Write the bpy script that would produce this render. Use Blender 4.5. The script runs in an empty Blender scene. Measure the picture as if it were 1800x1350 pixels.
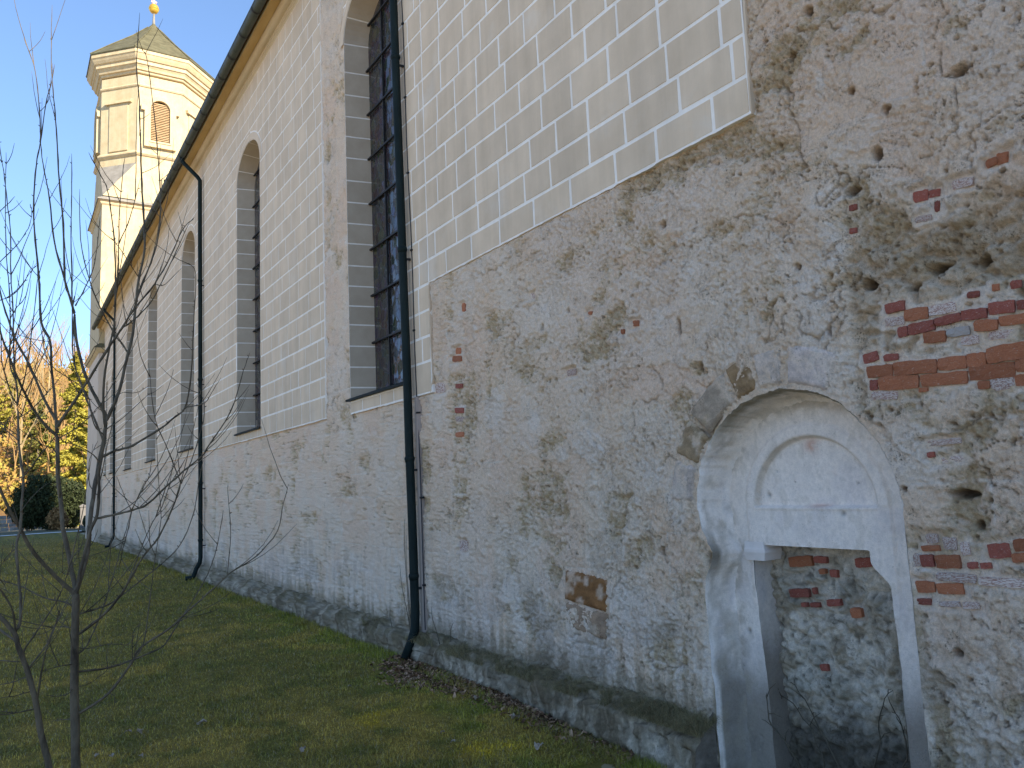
import bpy, math, random
import numpy as np
from mathutils import Vector, Matrix

random.seed(11)
RNG = np.random.RandomState(7)
scene = bpy.context.scene
COL = scene.collection
R = math.radians

# ------------------------------------------------------------------ camera
cam_d = bpy.data.cameras.new('camera')
cam_d.sensor_fit = 'HORIZONTAL'; cam_d.sensor_width = 36.0
cam_d.lens = 27.6; cam_d.clip_start = 0.05; cam_d.clip_end = 2000
cam = bpy.data.objects.new('camera', cam_d); COL.objects.link(cam)
cam.matrix_world = Matrix(((0.840776, -0.030601, -0.540518, 0.0),
                           (-0.539543, -0.129611, -0.831922, 0.0),
                           (-0.044599, 0.991093, -0.125485, 2.1),
                           (0, 0, 0, 1)))
scene.camera = cam
# ------------------------------------------------------------------ light
SUN_EL = R(30); SUN_DIR = Vector((0.31, -0.951, 0)).normalized() * math.cos(SUN_EL) + Vector((0, 0, math.sin(SUN_EL)))
world = bpy.data.worlds.new('World'); scene.world = world; world.use_nodes = True
wn = world.node_tree; wn.nodes.clear()
sky = wn.nodes.new('ShaderNodeTexSky'); sky.sky_type = 'NISHITA'; sky.sun_disc = False
sky.sun_elevation = SUN_EL; sky.sun_rotation = math.atan2(SUN_DIR.x, SUN_DIR.y)
sky.air_density = 1.0; sky.dust_density = 0.0; sky.ozone_density = 3.0; sky.altitude = 800
bg = wn.nodes.new('ShaderNodeBackground'); bg.inputs[1].default_value = 0.14
wo = wn.nodes.new('ShaderNodeOutputWorld')
# the sky dome is taken a little above the horizon glare, the same all the way round
wtc = wn.nodes.new('ShaderNodeTexCoord'); wmp = wn.nodes.new('ShaderNodeMapping'); wmp.vector_type = 'POINT'
wmp.inputs['Location'].default_value = (0, 0, .13); wmp.inputs['Scale'].default_value = (1, 1, .87)
wnm = wn.nodes.new('ShaderNodeVectorMath'); wnm.operation = 'NORMALIZE'
wn.links.new(wtc.outputs['Generated'], wmp.inputs[0]); wn.links.new(wmp.outputs[0], wnm.inputs[0]); wn.links.new(wnm.outputs[0], sky.inputs[0])
wn.links.new(sky.outputs[0], bg.inputs[0]); wn.links.new(bg.outputs[0], wo.inputs[0])
sun_d = bpy.data.lights.new('sun', 'SUN'); sun_d.energy = 5.0; sun_d.angle = R(0.53); sun_d.color = (1.0, 0.89, 0.72)
sun = bpy.data.objects.new('sun', sun_d); COL.objects.link(sun)
sun.rotation_euler = SUN_DIR.to_track_quat('Z', 'Y').to_euler()
scene.view_settings.view_transform = 'Standard'; scene.view_settings.look = 'None'
scene.view_settings.exposure = 1.28; scene.view_settings.gamma = 1.0
scene.view_settings.use_curve_mapping = False

# ------------------------------------------------------------------ helpers
def tag(o, label=None, cat=None, group=None, kind=None):
    if label: o['label'] = label
    if cat: o['category'] = cat
    if group: o['group'] = group
    if kind: o['kind'] = kind
    return o

def link(name, me, mat=None, parent=None, smooth=False):
    if mat is not None and not me.materials: me.materials.append(mat)
    if smooth: me.polygons.foreach_set('use_smooth', np.ones(len(me.polygons), bool))
    o = bpy.data.objects.new(name, me); COL.objects.link(o)
    if parent is not None: o.parent = parent
    return o

def empty(name, loc=(0, 0, 0)):
    o = bpy.data.objects.new(name, None); COL.objects.link(o); o.location = loc
    o.empty_display_size = 0.2
    return o

def mesh_np(name, V, F, col=None):
    """V (n,3) array, F list of arrays (m,3)/(m,4) or one array"""
    V = np.asarray(V, np.float32)
    Fs = F if isinstance(F, (list, tuple)) else [F]
    Fs = [np.asarray(f, np.int32) for f in Fs if len(f)]
    me = bpy.data.meshes.new(name)
    nl = sum(f.size for f in Fs); nf = sum(len(f) for f in Fs)
    me.vertices.add(len(V)); me.vertices.foreach_set('co', V.ravel())
    me.loops.add(nl); me.loops.foreach_set('vertex_index', np.concatenate([f.ravel() for f in Fs]))
    me.polygons.add(nf)
    tot = np.concatenate([np.full(len(f), f.shape[1], np.int32) for f in Fs])
    st = np.concatenate([[0], np.cumsum(tot)[:-1]]).astype(np.int32)
    me.polygons.foreach_set('loop_start', st)
    me.update(calc_edges=True)
    if col is not None:
        a = me.color_attributes.new('Col', 'FLOAT_COLOR', 'POINT')
        c = np.ones((len(V), 4), np.float32); c[:, :3] = col
        a.data.foreach_set('color', c.ravel())
    return me

def grid_faces(nu, nv):
    i = np.arange(nu - 1)[:, None] * nv + np.arange(nv - 1)[None, :]
    return np.stack([i, i + 1, i + nv + 1, i + nv], -1).reshape(-1, 4)

class MB:
    def __init__(s): s.v = []; s.f = []
    def add(s, vs, fs):
        b = len(s.v); s.v += [tuple(p) for p in vs]; s.f += [tuple(i + b for i in f) for f in fs]
    def box(s, x0, x1, y0, y1, z0, z1):
        s.add([(x0, y0, z0), (x1, y0, z0), (x1, y1, z0), (x0, y1, z0), (x0, y0, z1), (x1, y0, z1), (x1, y1, z1), (x0, y1, z1)],
              [(0, 3, 2, 1), (4, 5, 6, 7), (0, 1, 5, 4), (1, 2, 6, 5), (2, 3, 7, 6), (3, 0, 4, 7)])
    def tube(s, pts, rad, n=8, caps=True):
        pts = [Vector(p) for p in pts]; k = len(pts)
        if not hasattr(rad, '__len__'): rad = [rad] * k
        rings = []; prev = None
        for i, p in enumerate(pts):
            t = (pts[min(i + 1, k - 1)] - pts[max(i - 1, 0)])
            if t.length < 1e-9: t = Vector((0, 0, 1))
            t.normalize()
            if prev is None:
                a = Vector((1, 0, 0)) if abs(t.x) < .8 else Vector((0, 1, 0))
                u = t.cross(a).normalized()
            else:
                u = (prev - t * prev.dot(t))
                u = u.normalized() if u.length > 1e-6 else t.orthogonal().normalized()
            prev = u; w = t.cross(u)
            rings.append([p + (u * math.cos(2 * math.pi * j / n) + w * math.sin(2 * math.pi * j / n)) * rad[i] for j in range(n)])
        vs = [q for r in rings for q in r]
        fs = [(i * n + j, i * n + (j + 1) % n, (i + 1) * n + (j + 1) % n, (i + 1) * n + j) for i in range(k - 1) for j in range(n)]
        if caps: fs += [tuple(range(n))[::-1], tuple((k - 1) * n + j for j in range(n))]
        s.add(vs, fs)
    def mesh(s, name):
        me = bpy.data.meshes.new(name); me.from_pydata(s.v, [], s.f); me.update(); return me
    def build(s, name, mat, parent=None, smooth=False):
        return link(name, s.mesh(name), mat, parent, smooth)

# ------------------------------------------------------------------ noise (numpy)
_tab = {}
def vnoise(x, y, seed=0):
    if seed not in _tab: _tab[seed] = np.random.RandomState(1000 + seed).rand(256, 256).astype(np.float32)
    T = _tab[seed]
    xi = np.floor(x).astype(np.int64); yi = np.floor(y).astype(np.int64)
    fx = x - xi; fy = y - yi
    fx = fx * fx * fx * (fx * (fx * 6 - 15) + 10); fy = fy * fy * fy * (fy * (fy * 6 - 15) + 10)
    x0 = xi & 255; x1 = (xi + 1) & 255; y0 = yi & 255; y1 = (yi + 1) & 255
    return (T[x0, y0] * (1 - fx) + T[x1, y0] * fx) * (1 - fy) + (T[x0, y1] * (1 - fx) + T[x1, y1] * fx) * fy
def fbm(x, y, seed=0, octv=4, gain=.5):
    a = 1.; s = 0.; t = 0.
    for o in range(octv):
        s = s + a * vnoise(x * 2 ** o + o * 17.3, y * 2 ** o + o * 9.1, seed + o); t += a; a *= gain
    return s / t
def worley(x, y, seed=0):
    if ('w', seed) not in _tab:
        r = np.random.RandomState(2000 + seed); _tab[('w', seed)] = (r.rand(256, 256), r.rand(256, 256), r.rand(256, 256))
    A, B_, Cc = _tab[('w', seed)]
    xi = np.floor(x).astype(np.int64); yi = np.floor(y).astype(np.int64)
    d1 = np.full(x.shape, 9.); d2 = np.full(x.shape, 9.); rid = np.zeros(x.shape)
    for dx in (-1, 0, 1):
        for dy in (-1, 0, 1):
            cx = (xi + dx) & 255; cy = (yi + dy) & 255
            d = np.hypot(xi + dx + A[cx, cy] - x, yi + dy + B_[cx, cy] - y)
            m = d < d1
            d2 = np.where(m, d1, np.minimum(d2, d)); rid = np.where(m, Cc[cx, cy], rid); d1 = np.where(m, d, d1)
    return d1, d2, rid
def sst(a, b, x):
    t = np.clip((x - a) / (b - a), 0, 1); return t * t * (3 - 2 * t)
def mixc(c, d, m):
    return c * (1 - m[..., None]) + np.asarray(d, np.float64) * m[..., None]

# ------------------------------------------------------------------ materials
def new_mat(name):
    m = bpy.data.materials.new(name); m.use_nodes = True
    nt = m.node_tree; b = nt.nodes['Principled BSDF']
    return m, nt, b
def N(nt, typ, **kw):
    n = nt.nodes.new(typ)
    for k, v in kw.items():
        if k in n.inputs.keys(): n.inputs[k].default_value = v
        else: setattr(n, k, v)
    return n
def L_(nt, a, b): nt.links.new(a, b)
def mat(name, c1, c2, scale=6.0, rough=.85, bump=.3, bscale=40.0, bdist=.01, spec=.3, metal=0.0, detail=6.0, rand=0.0,
        stretch=(1, 1, 1), c3=None, s3=1.3, t3=(.55, .7), streak=0.0):
    m, nt, b = new_mat(name)
    tc = N(nt, 'ShaderNodeTexCoord'); mp = N(nt, 'ShaderNodeMapping'); mp.inputs['Scale'].default_value = stretch
    L_(nt, tc.outputs['Object'], mp.inputs[0])
    n1 = N(nt, 'ShaderNodeTexNoise', Scale=scale, Detail=detail, Roughness=.6); L_(nt, mp.outputs[0], n1.inputs['Vector'])
    cr = N(nt, 'ShaderNodeValToRGB'); L_(nt, n1.outputs[0], cr.inputs[0])
    cr.color_ramp.elements[0].position = .32; cr.color_ramp.elements[1].position = .68
    cr.color_ramp.elements[0].color = (*c1, 1); cr.color_ramp.elements[1].color = (*c2, 1)
    out = cr.outputs[0]
    if c3 is not None:
        n3 = N(nt, 'ShaderNodeTexNoise', Scale=s3, Detail=7.0, Roughness=.65); L_(nt, mp.outputs[0], n3.inputs['Vector'])
        r3 = N(nt, 'ShaderNodeMapRange'); r3.inputs[1].default_value = t3[0]; r3.inputs[2].default_value = t3[1]; L_(nt, n3.outputs[0], r3.inputs[0])
        mx = N(nt, 'ShaderNodeMixRGB'); L_(nt, r3.outputs[0], mx.inputs[0]); L_(nt, out, mx.inputs[1]); mx.inputs[2].default_value = (*c3, 1)
        out = mx.outputs[0]
    if rand:
        oi = N(nt, 'ShaderNodeObjectInfo'); ge = N(nt, 'ShaderNodeNewGeometry')
        ad = N(nt, 'ShaderNodeMath', operation='ADD'); L_(nt, oi.outputs['Random'], ad.inputs[0]); L_(nt, ge.outputs['Random Per Island'], ad.inputs[1])
        fr = N(nt, 'ShaderNodeMath', operation='FRACT'); L_(nt, ad.outputs[0], fr.inputs[0])
        mr = N(nt, 'ShaderNodeMapRange'); mr.inputs[3].default_value = 1 - rand; mr.inputs[4].default_value = 1 + rand; L_(nt, fr.outputs[0], mr.inputs[0])
        vm = N(nt, 'ShaderNodeVectorMath', operation='SCALE'); L_(nt, out, vm.inputs[0]); L_(nt, mr.outputs[0], vm.inputs['Scale'])
        out = vm.outputs[0]
    if streak:
        ms = N(nt, 'ShaderNodeMapping'); ms.inputs['Scale'].default_value = (2.2, 2.2, .16); L_(nt, tc.outputs['Object'], ms.inputs[0])
        ns = N(nt, 'ShaderNodeTexNoise', Scale=1.6, Detail=6.0, Roughness=.65); L_(nt, ms.outputs[0], ns.inputs['Vector'])
        rs_ = N(nt, 'ShaderNodeMapRange'); rs_.inputs[1].default_value = .35; rs_.inputs[2].default_value = .65; rs_.inputs[3].default_value = 1 - streak; rs_.inputs[4].default_value = 1 + streak * .6; L_(nt, ns.outputs[0], rs_.inputs[0])
        vs_ = N(nt, 'ShaderNodeVectorMath', operation='SCALE'); L_(nt, out, vs_.inputs[0]); L_(nt, rs_.outputs[0], vs_.inputs['Scale']); out = vs_.outputs[0]
    L_(nt, out, b.inputs['Base Color'])
    b.inputs['Roughness'].default_value = rough; b.inputs['Specular IOR Level'].default_value = spec; b.inputs['Metallic'].default_value = metal
    if bump:
        n2 = N(nt, 'ShaderNodeTexNoise', Scale=bscale, Detail=5.0, Roughness=.65); L_(nt, mp.outputs[0], n2.inputs['Vector'])
        bp = N(nt, 'ShaderNodeBump', Strength=bump, Distance=bdist); L_(nt, n2.outputs[0], bp.inputs['Height']); L_(nt, bp.outputs[0], b.inputs['Normal'])
    return m
def mat_attr(name, rough=.93, bump=.55, bdist=.006, bs=(55., 210.), vary=.28, spec=.2, specks=0):
    m, nt, b = new_mat(name)
    at = N(nt, 'ShaderNodeAttribute', attribute_name='Col')
    tc = N(nt, 'ShaderNodeTexCoord')
    n1 = N(nt, 'ShaderNodeTexNoise', Scale=bs[1], Detail=4.0, Roughness=.7); L_(nt, tc.outputs['Object'], n1.inputs['Vector'])
    n2 = N(nt, 'ShaderNodeTexNoise', Scale=bs[0], Detail=6.0, Roughness=.65); L_(nt, tc.outputs['Object'], n2.inputs['Vector'])
    ad = N(nt, 'ShaderNodeMath', operation='ADD'); L_(nt, n1.outputs[0], ad.inputs[0]); L_(nt, n2.outputs[0], ad.inputs[1])
    mr = N(nt, 'ShaderNodeMapRange'); mr.inputs[1].default_value = .7; mr.inputs[2].default_value = 1.3
    mr.inputs[3].default_value = 1 - vary; mr.inputs[4].default_value = 1 + vary; L_(nt, ad.outputs[0], mr.inputs[0])
    vm = N(nt, 'ShaderNodeVectorMath', operation='SCALE'); L_(nt, at.outputs['Color'], vm.inputs[0]); L_(nt, mr.outputs[0], vm.inputs['Scale'])
    outc = vm.outputs[0]; hsrc = ad.outputs[0]
    if specks:
        for sc_, thr in ((38., .30), (85., .34)):
            vo = N(nt, 'ShaderNodeTexVoronoi', Scale=sc_); L_(nt, tc.outputs['Object'], vo.inputs['Vector'])
            wob = N(nt, 'ShaderNodeMath', operation='MULTIPLY_ADD'); L_(nt, n1.outputs[0], wob.inputs[0]); wob.inputs[1].default_value = .55; L_(nt, vo.outputs['Distance'], wob.inputs[2])
            mm = N(nt, 'ShaderNodeMapRange'); mm.inputs[1].default_value = thr; mm.inputs[2].default_value = thr + .26; mm.inputs[3].default_value = 1.; mm.inputs[4].default_value = 0.; L_(nt, wob.outputs[0], mm.inputs[0])
            gt_ = N(nt, 'ShaderNodeTexNoise', Scale=7.0, Detail=5.0, Roughness=.7); L_(nt, tc.outputs['Object'], gt_.inputs['Vector'])
            gm_ = N(nt, 'ShaderNodeMapRange'); gm_.inputs[1].default_value = .50; gm_.inputs[2].default_value = .66; gm_.inputs[4].default_value = specks; L_(nt, gt_.outputs[0], gm_.inputs[0])
            ml_ = N(nt, 'ShaderNodeMath', operation='MULTIPLY'); L_(nt, mm.outputs[0], ml_.inputs[0]); L_(nt, gm_.outputs[0], ml_.inputs[1])
            mx = N(nt, 'ShaderNodeMixRGB'); mx.blend_type = 'MULTIPLY'; L_(nt, ml_.outputs[0], mx.inputs[0]); L_(nt, outc, mx.inputs[1]); mx.inputs[2].default_value = (.38, .34, .28, 1); outc = mx.outputs[0]
            sb = N(nt, 'ShaderNodeMath', operation='MULTIPLY_ADD'); L_(nt, ml_.outputs[0], sb.inputs[0]); sb.inputs[1].default_value = -1.1; L_(nt, hsrc, sb.inputs[2]); hsrc = sb.outputs[0]
    L_(nt, outc, b.inputs['Base Color']); b.inputs['Roughness'].default_value = rough; b.inputs['Specular IOR Level'].default_value = spec
    if bump:
        bp = N(nt, 'ShaderNodeBump', Strength=bump, Distance=bdist); L_(nt, hsrc, bp.inputs['Height']); L_(nt, bp.outputs[0], b.inputs['Normal'])
    return m

M = {}
M['rough'] = mat_attr('weathered_masonry', bump=1.0, bdist=.012, bs=(60., 170.), vary=.24, specks=1.0)
M['plaster_w'] = mat_attr('niche_plaster', bump=.7, bdist=.006, bs=(38., 130.), vary=.14, specks=.45)
M['block'] = mat('beige_ashlar_paint', (.665, .510, .345), (.735, .570, .395), 3.2, bump=.35, bscale=30, bdist=.005, rand=.055, streak=.09, c3=(.72, .60, .46), s3=1.1, t3=(.58, .75))
M['joint'] = mat('white_joint_paint', (.87, .79, .68), (.95, .87, .76), 9, bump=.3, bscale=50, bdist=.004, streak=.08)
M['reveal'] = mat('darker_reveal_block', (.43, .335, .235), (.49, .39, .28), 4, bump=.2, bscale=30, bdist=.003, rand=.05)  # block beige in a darker tone, for the window reveals
M['cream'] = mat('cream_tower_render', (.455, .36, .205), (.54, .44, .27), 2.2, bump=.3, bscale=14, bdist=.02, c3=(.46, .36, .21), s3=.9, t3=(.60, .85), streak=.10)
M['trim'] = mat('cream_tower_trim', (.47, .36, .20), (.58, .465, .285), 3.0, bump=.3, bscale=20, bdist=.02, c3=(.36, .20, .11), s3=2.5, t3=(.6, .8))
M['grey_render'] = mat('grey_lower_render', (.57, .46, .35), (.63, .52, .40), 2.5, bump=.3, bscale=18, bdist=.02)
M['cornice'] = mat('cream_cornice_paint', (.56, .43, .27), (.66, .53, .36), 3, bump=.2, bscale=20, bdist=.008, c3=(.56, .47, .33), s3=1.4, t3=(.5, .75), stretch=(1, .3, 1))
M['soffit'] = mat('ochre_soffit_paint', (.46, .29, .10), (.56, .38, .16), 3, bump=.2, bscale=20, bdist=.008, stretch=(1, .3, 1))
M['copper'] = mat('dark_copper_pipe', (.007, .013, .012), (.016, .025, .022), 7, rough=.66, bump=.12, bscale=30, spec=.14, stretch=(1, 1, .35), c3=(.030, .050, .042), s3=3, t3=(.62, .8))
M['gutter'] = mat('weathered_copper_gutter', (.035, .045, .034), (.075, .085, .065), 4, rough=.6, bump=.15, bscale=25, spec=.4, c3=(.035, .042, .038), s3=2, t3=(.5, .65))
M['roof_nave'] = mat('clay_tile_roof', (.20, .08, .045), (.28, .12, .07), 8, bump=.4, bscale=20, bdist=.03)
M['roof_tower'] = mat('patina_copper_roof', (.080, .070, .034), (.14, .125, .066), 2.6, rough=.7, bump=.2, bscale=8, bdist=.02, c3=(.15, .18, .10), s3=.8, t3=(.60, .80))
M['lead'] = mat('grey_lead_flashing', (.19, .17, .14), (.27, .245, .205), 3, rough=.7, bump=.2, bscale=10, bdist=.01)
M['gold'] = mat('gilded_ball', (.80, .46, .06), (.95, .60, .12), 3, rough=.35, bump=0, metal=.65)
M['iron'] = mat('black_iron', (.012, .012, .013), (.03, .028, .026), 10, rough=.6, bump=.2)
M['cable'] = mat('black_cable', (.02, .02, .022), (.05, .05, .052), 12, rough=.6, bump=0)
M['strip'] = mat('pale_cover_strip', (.36, .28, .225), (.44, .35, .29), 9, bump=.25, stretch=(1, 1, .2))
M['louvre'] = mat('tan_louvre_wood', (.40, .25, .12), (.52, .36, .20), 5, bump=.2, stretch=(.3, 1, 1))
M['dark'] = mat('dark_void', (.012, .010, .009), (.02, .018, .016), 5, bump=0)
M['bark'] = mat('sapling_bark', (.075, .060, .040), (.16, .13, .085), 22, rough=.85, bump=.5, bscale=70, bdist=.003, c3=(.045, .034, .023), s3=9, t3=(.5, .65), stretch=(1, 1, .4))
M['twig'] = mat('far_twigs', (.20, .145, .07), (.31, .23, .12), 3, bump=0)
M['attr'] = mat_attr('coloured_foliage', rough=.8, bump=0, vary=.25, bs=(3., 11.))
M['ground'] = mat_attr('turf_soil', rough=.95, bump=.7, bdist=.02, bs=(9., 55.), vary=.4)
M['brick0'] = mat('orange_red_brick', (.36, .115, .052), (.52, .20, .092), 16, bump=.8, bscale=60, bdist=.008, rand=.2, c3=(.52, .40, .31), s3=13, t3=(.58, .70))
M['brick1'] = mat('dark_red_brick', (.22, .060, .042), (.34, .10, .062), 14, bump=.5, bscale=45, bdist=.006, rand=.2, c3=(.48, .36, .29), s3=11, t3=(.57, .68))
M['brick2'] = mat('lime_smeared_brick', (.26, .115, .08), (.36, .22, .17), 12, bump=.5, bscale=45, bdist=.006, rand=.15, c3=(.60, .50, .42), s3=9, t3=(.43, .54))
M['brick3'] = mat('grey_stone_piece', (.33, .28, .235), (.46, .40, .35), 14, bump=.5, bscale=45, bdist=.006, rand=.1)

def glass_mat():
    m, nt, b = new_mat('leaded_glass')
    tc = N(nt, 'ShaderNodeTexCoord'); mp = N(nt, 'ShaderNodeMapping'); mp.inputs['Scale'].default_value = (1, 1.0, .62); L_(nt, tc.outputs['Object'], mp.inputs[0])
    v = N(nt, 'ShaderNodeTexVoronoi', Scale=11.0, feature='DISTANCE_TO_EDGE'); L_(nt, mp.outputs[0], v.inputs['Vector'])
    vc = N(nt, 'ShaderNodeTexVoronoi', Scale=11.0); L_(nt, mp.outputs[0], vc.inputs['Vector'])
    lead = N(nt, 'ShaderNodeMath', operation='LESS_THAN'); lead.inputs[1].default_value = .045; L_(nt, v.outputs['Distance'], lead.inputs[0])
    base = N(nt, 'ShaderNodeMixRGB'); base.inputs[1].default_value = (.030, .023, .019, 1); base.inputs[2].default_value = (.030, .028, .028, 1)
    L_(nt, lead.outputs[0], base.inputs[0])
    hs = N(nt, 'ShaderNodeMixRGB'); hs.blend_type = 'MIX'; hs.inputs[0].default_value = .022
    L_(nt, base.outputs[0], hs.inputs[1]); L_(nt, vc.outputs['Color'], hs.inputs[2]); L_(nt, hs.outputs[0], b.inputs['Base Color'])
    ro = N(nt, 'ShaderNodeMapRange'); ro.inputs[3].default_value = .12; ro.inputs[4].default_value = .6; L_(nt, lead.outputs[0], ro.inputs[0]); L_(nt, ro.outputs[0], b.inputs['Roughness'])
    b.inputs['Specular IOR Level'].default_value = .5
    # every little pane leans its own way
    sub = N(nt, 'ShaderNodeVectorMath', operation='SUBTRACT'); L_(nt, vc.outputs['Color'], sub.inputs[0]); sub.inputs[1].default_value = (.5, .5, .5)
    sc = N(nt, 'ShaderNodeVectorMath', operation='SCALE'); L_(nt, sub.outputs[0], sc.inputs[0]); sc.inputs['Scale'].default_value = .22
    ge = N(nt, 'ShaderNodeNewGeometry'); ad = N(nt, 'ShaderNodeVectorMath', operation='ADD'); L_(nt, ge.outputs['Normal'], ad.inputs[0]); L_(nt, sc.outputs[0], ad.inputs[1])
    nz = N(nt, 'ShaderNodeTexNoise', Scale=24.0, Detail=3.0); L_(nt, tc.outputs['Object'], nz.inputs['Vector'])
    bp = N(nt, 'ShaderNodeBump', Strength=.3, Distance=.01); L_(nt, nz.outputs[0], bp.inputs['Height']); L_(nt, ad.outputs[0], bp.inputs['Normal'])
    L_(nt, bp.outputs[0], b.inputs['Normal'])
    return m
M['glass'] = glass_mat()

# ---- measured tables (metres): bricks [y,z,w,h,tilt,kind], patches [y,z,ry,rz], branches [x,y,z,r]
BRICKS = [[2.635,3.051,0.117,0.057,-0.014,1],[2.652,2.968,0.121,0.047,0.085,2],[2.514,2.984,0.14,0.071,0.074,0],[2.361,2.983,0.151,0.055,0.025,2],[2.178,3.024,0.06,0.031,0.067,1],[2.06,3.037,0.035,0.033,0.102,0],[1.958,3.03,0.055,0.039,0.071,1],[2.043,2.921,0.131,0.065,0.098,1],[1.934,2.915,0.066,0.046,0.062,1],[2.333,2.914,0.147,0.049,-0.025,1],[2.187,2.915,0.134,0.053,0.068,1],[2.604,2.894,0.057,0.057,-0.034,1],[2.492,2.899,0.154,0.061,0.011,1],[2.132,2.842,0.12,0.057,0.099,0],[1.987,2.844,0.154,0.051,0.079,0],[2.419,2.829,0.129,0.06,0.049,0],[2.284,2.834,0.125,0.047,0.053,3],[2.227,2.776,0.092,0.043,0.072,2],[2.061,2.778,0.135,0.042,0.066,2],[2.828,2.774,0.095,0.056,-0.126,1],[2.698,2.755,0.089,0.037,0.017,1],[2.776,2.681,0.168,0.07,0.068,0],[2.554,2.672,0.26,0.076,0.081,0],[2.337,2.663,0.157,0.073,0.059,0],[2.204,2.662,0.098,0.071,0.058,0],[2.034,2.675,0.226,0.085,-0.001,0],[2.826,2.601,0.052,0.059,0.088,1],[2.665,2.596,0.253,0.078,0.083,0],[2.393,2.58,0.265,0.069,0.053,0],[2.135,2.587,0.237,0.077,0.024,0],[1.973,2.597,0.07,0.064,-0.006,0],[1.984,2.521,0.075,0.056,-0.037,0],[2.764,2.531,0.168,0.047,0.087,2],[2.518,2.534,0.052,0.022,0.007,0],[2.18,2.519,0.062,0.04,0.068,0],[2.081,2.512,0.13,0.063,0.008,2],[2.433,2.224,0.189,0.029,-0.021,2],[2.514,2.156,0.041,0.03,-0.067,1],[2.419,2.125,0.157,0.029,0.012,2],[1.999,3.723,0.056,0.038,-0.235,0],[1.947,3.727,0.056,0.057,0.225,0],[2.165,3.666,0.114,0.047,0.142,2],[2.408,3.671,0.088,0.062,0.183,1],[2.326,3.661,0.065,0.04,0.152,1],[2.32,3.581,0.028,0.06,0.25,1],[2.842,3.745,0.051,0.033,0.061,1],[2.408,3.535,0.098,0.031,0.164,2],[2.857,3.596,0.048,0.031,0.113,1],[2.565,1.678,0.068,0.048,-0.034,2],[2.578,1.623,0.105,0.03,-0.044,0],[2.471,1.655,0.077,0.064,0.022,2],[2.385,1.629,0.05,0.069,-0.044,2],[2.206,1.626,0.113,0.073,-0.201,1],[2.091,1.66,0.078,0.06,-0.137,0],[2.101,1.595,0.083,0.044,-0.144,0],[2.678,1.552,0.061,0.067,0.003,2],[2.607,1.55,0.075,0.066,-0.057,1],[2.489,1.553,0.136,0.07,-0.058,0],[2.354,1.54,0.057,0.034,-0.062,1],[2.282,1.543,0.055,0.028,-0.102,1],[2.453,1.467,0.216,0.044,0.006,2],[2.203,1.459,0.254,0.042,-0.015,2],[2.643,1.401,0.126,0.06,-0.065,0],[2.495,1.402,0.149,0.058,-0.07,0],[2.652,1.317,0.075,0.031,-0.067,1],[2.507,1.316,0.12,0.029,-0.101,2],[2.39,1.321,0.089,0.032,-0.077,2],[8.049,3.688,0.115,0.068,0.166,0],[8.085,3.6,0.218,0.063,0.137,0],[8.552,3.309,0.252,0.117,0.089,2],[8.08,2.979,0.207,0.062,0.102,1],[8.087,2.879,0.207,0.056,0.092,2],[8.089,2.698,0.184,0.055,0.052,0],[8.058,3.269,0.161,0.049,0.1,1],[5.874,3.118,0.134,0.054,0.049,2],[6.456,3.993,0.085,0.055,0.18,2],[7.876,4.18,0.081,0.09,0.212,0],[5.109,3.368,0.04,0.036,0.145,0],[4.928,3.405,0.071,0.045,0.128,0],[5.537,3.622,0.044,0.026,0.206,0],[8.09,1.41,0.19,0.119,-0.064,2]]
INFILL = [[3.816,1.439,0.194,0.07,-0.103,0],[3.645,1.46,0.102,0.044,-0.007,1],[3.305,1.459,0.12,0.059,-0.078,1],[3.635,1.379,0.051,0.031,-0.068,0],[3.546,1.37,0.056,0.049,0.038,1],[3.852,1.21,0.171,0.057,-0.09,1],[3.72,1.236,0.03,0.044,-0.087,1],[3.814,1.13,0.046,0.028,-0.101,1],[3.724,1.137,0.075,0.031,-0.102,1],[3.565,1.168,0.108,0.043,-0.155,1],[3.396,1.117,0.081,0.06,-0.11,0],[3.697,0.706,0.059,0.043,-0.164,1]]
PITS = [[3.02,5.19,0.03,0.03],[3.18,4.94,0.03,0.03],[2.76,4.49,0.025,0.02],[2.54,4.27,0.03,0.025],[2.64,4.02,0.03,0.04],[2.11,4.31,0.045,0.03],[2.37,1.93,0.07,0.025],[2.3,1.76,0.025,0.022],[2.48,1.06,0.025,0.025],[2.83,3.84,0.03,0.03],[3.38,5.15,0.02,0.02],[3.63,4.69,0.02,0.02],[3.08,2.99,0.02,0.03],[3.27,3.46,0.02,0.02],[2.98,3.28,0.012,0.012],[2.86,2.4,0.012,0.012],[2.69,1.96,0.015,0.015],[4.52,4.15,0.03,0.03],[4.41,3.27,0.025,0.06],[4.22,2.92,0.03,0.04],[4.25,1.46,0.05,0.06],[4.78,1.5,0.03,0.03],[6.28,3.63,0.02,0.03],[5.84,3.71,0.02,0.02],[2.81,3.23,0.04,0.03],[2.38,3.23,0.05,0.03],[2.52,3.15,0.04,0.02],[2.12,3.21,0.04,0.03],[1.94,3.02,0.03,0.03]]
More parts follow.
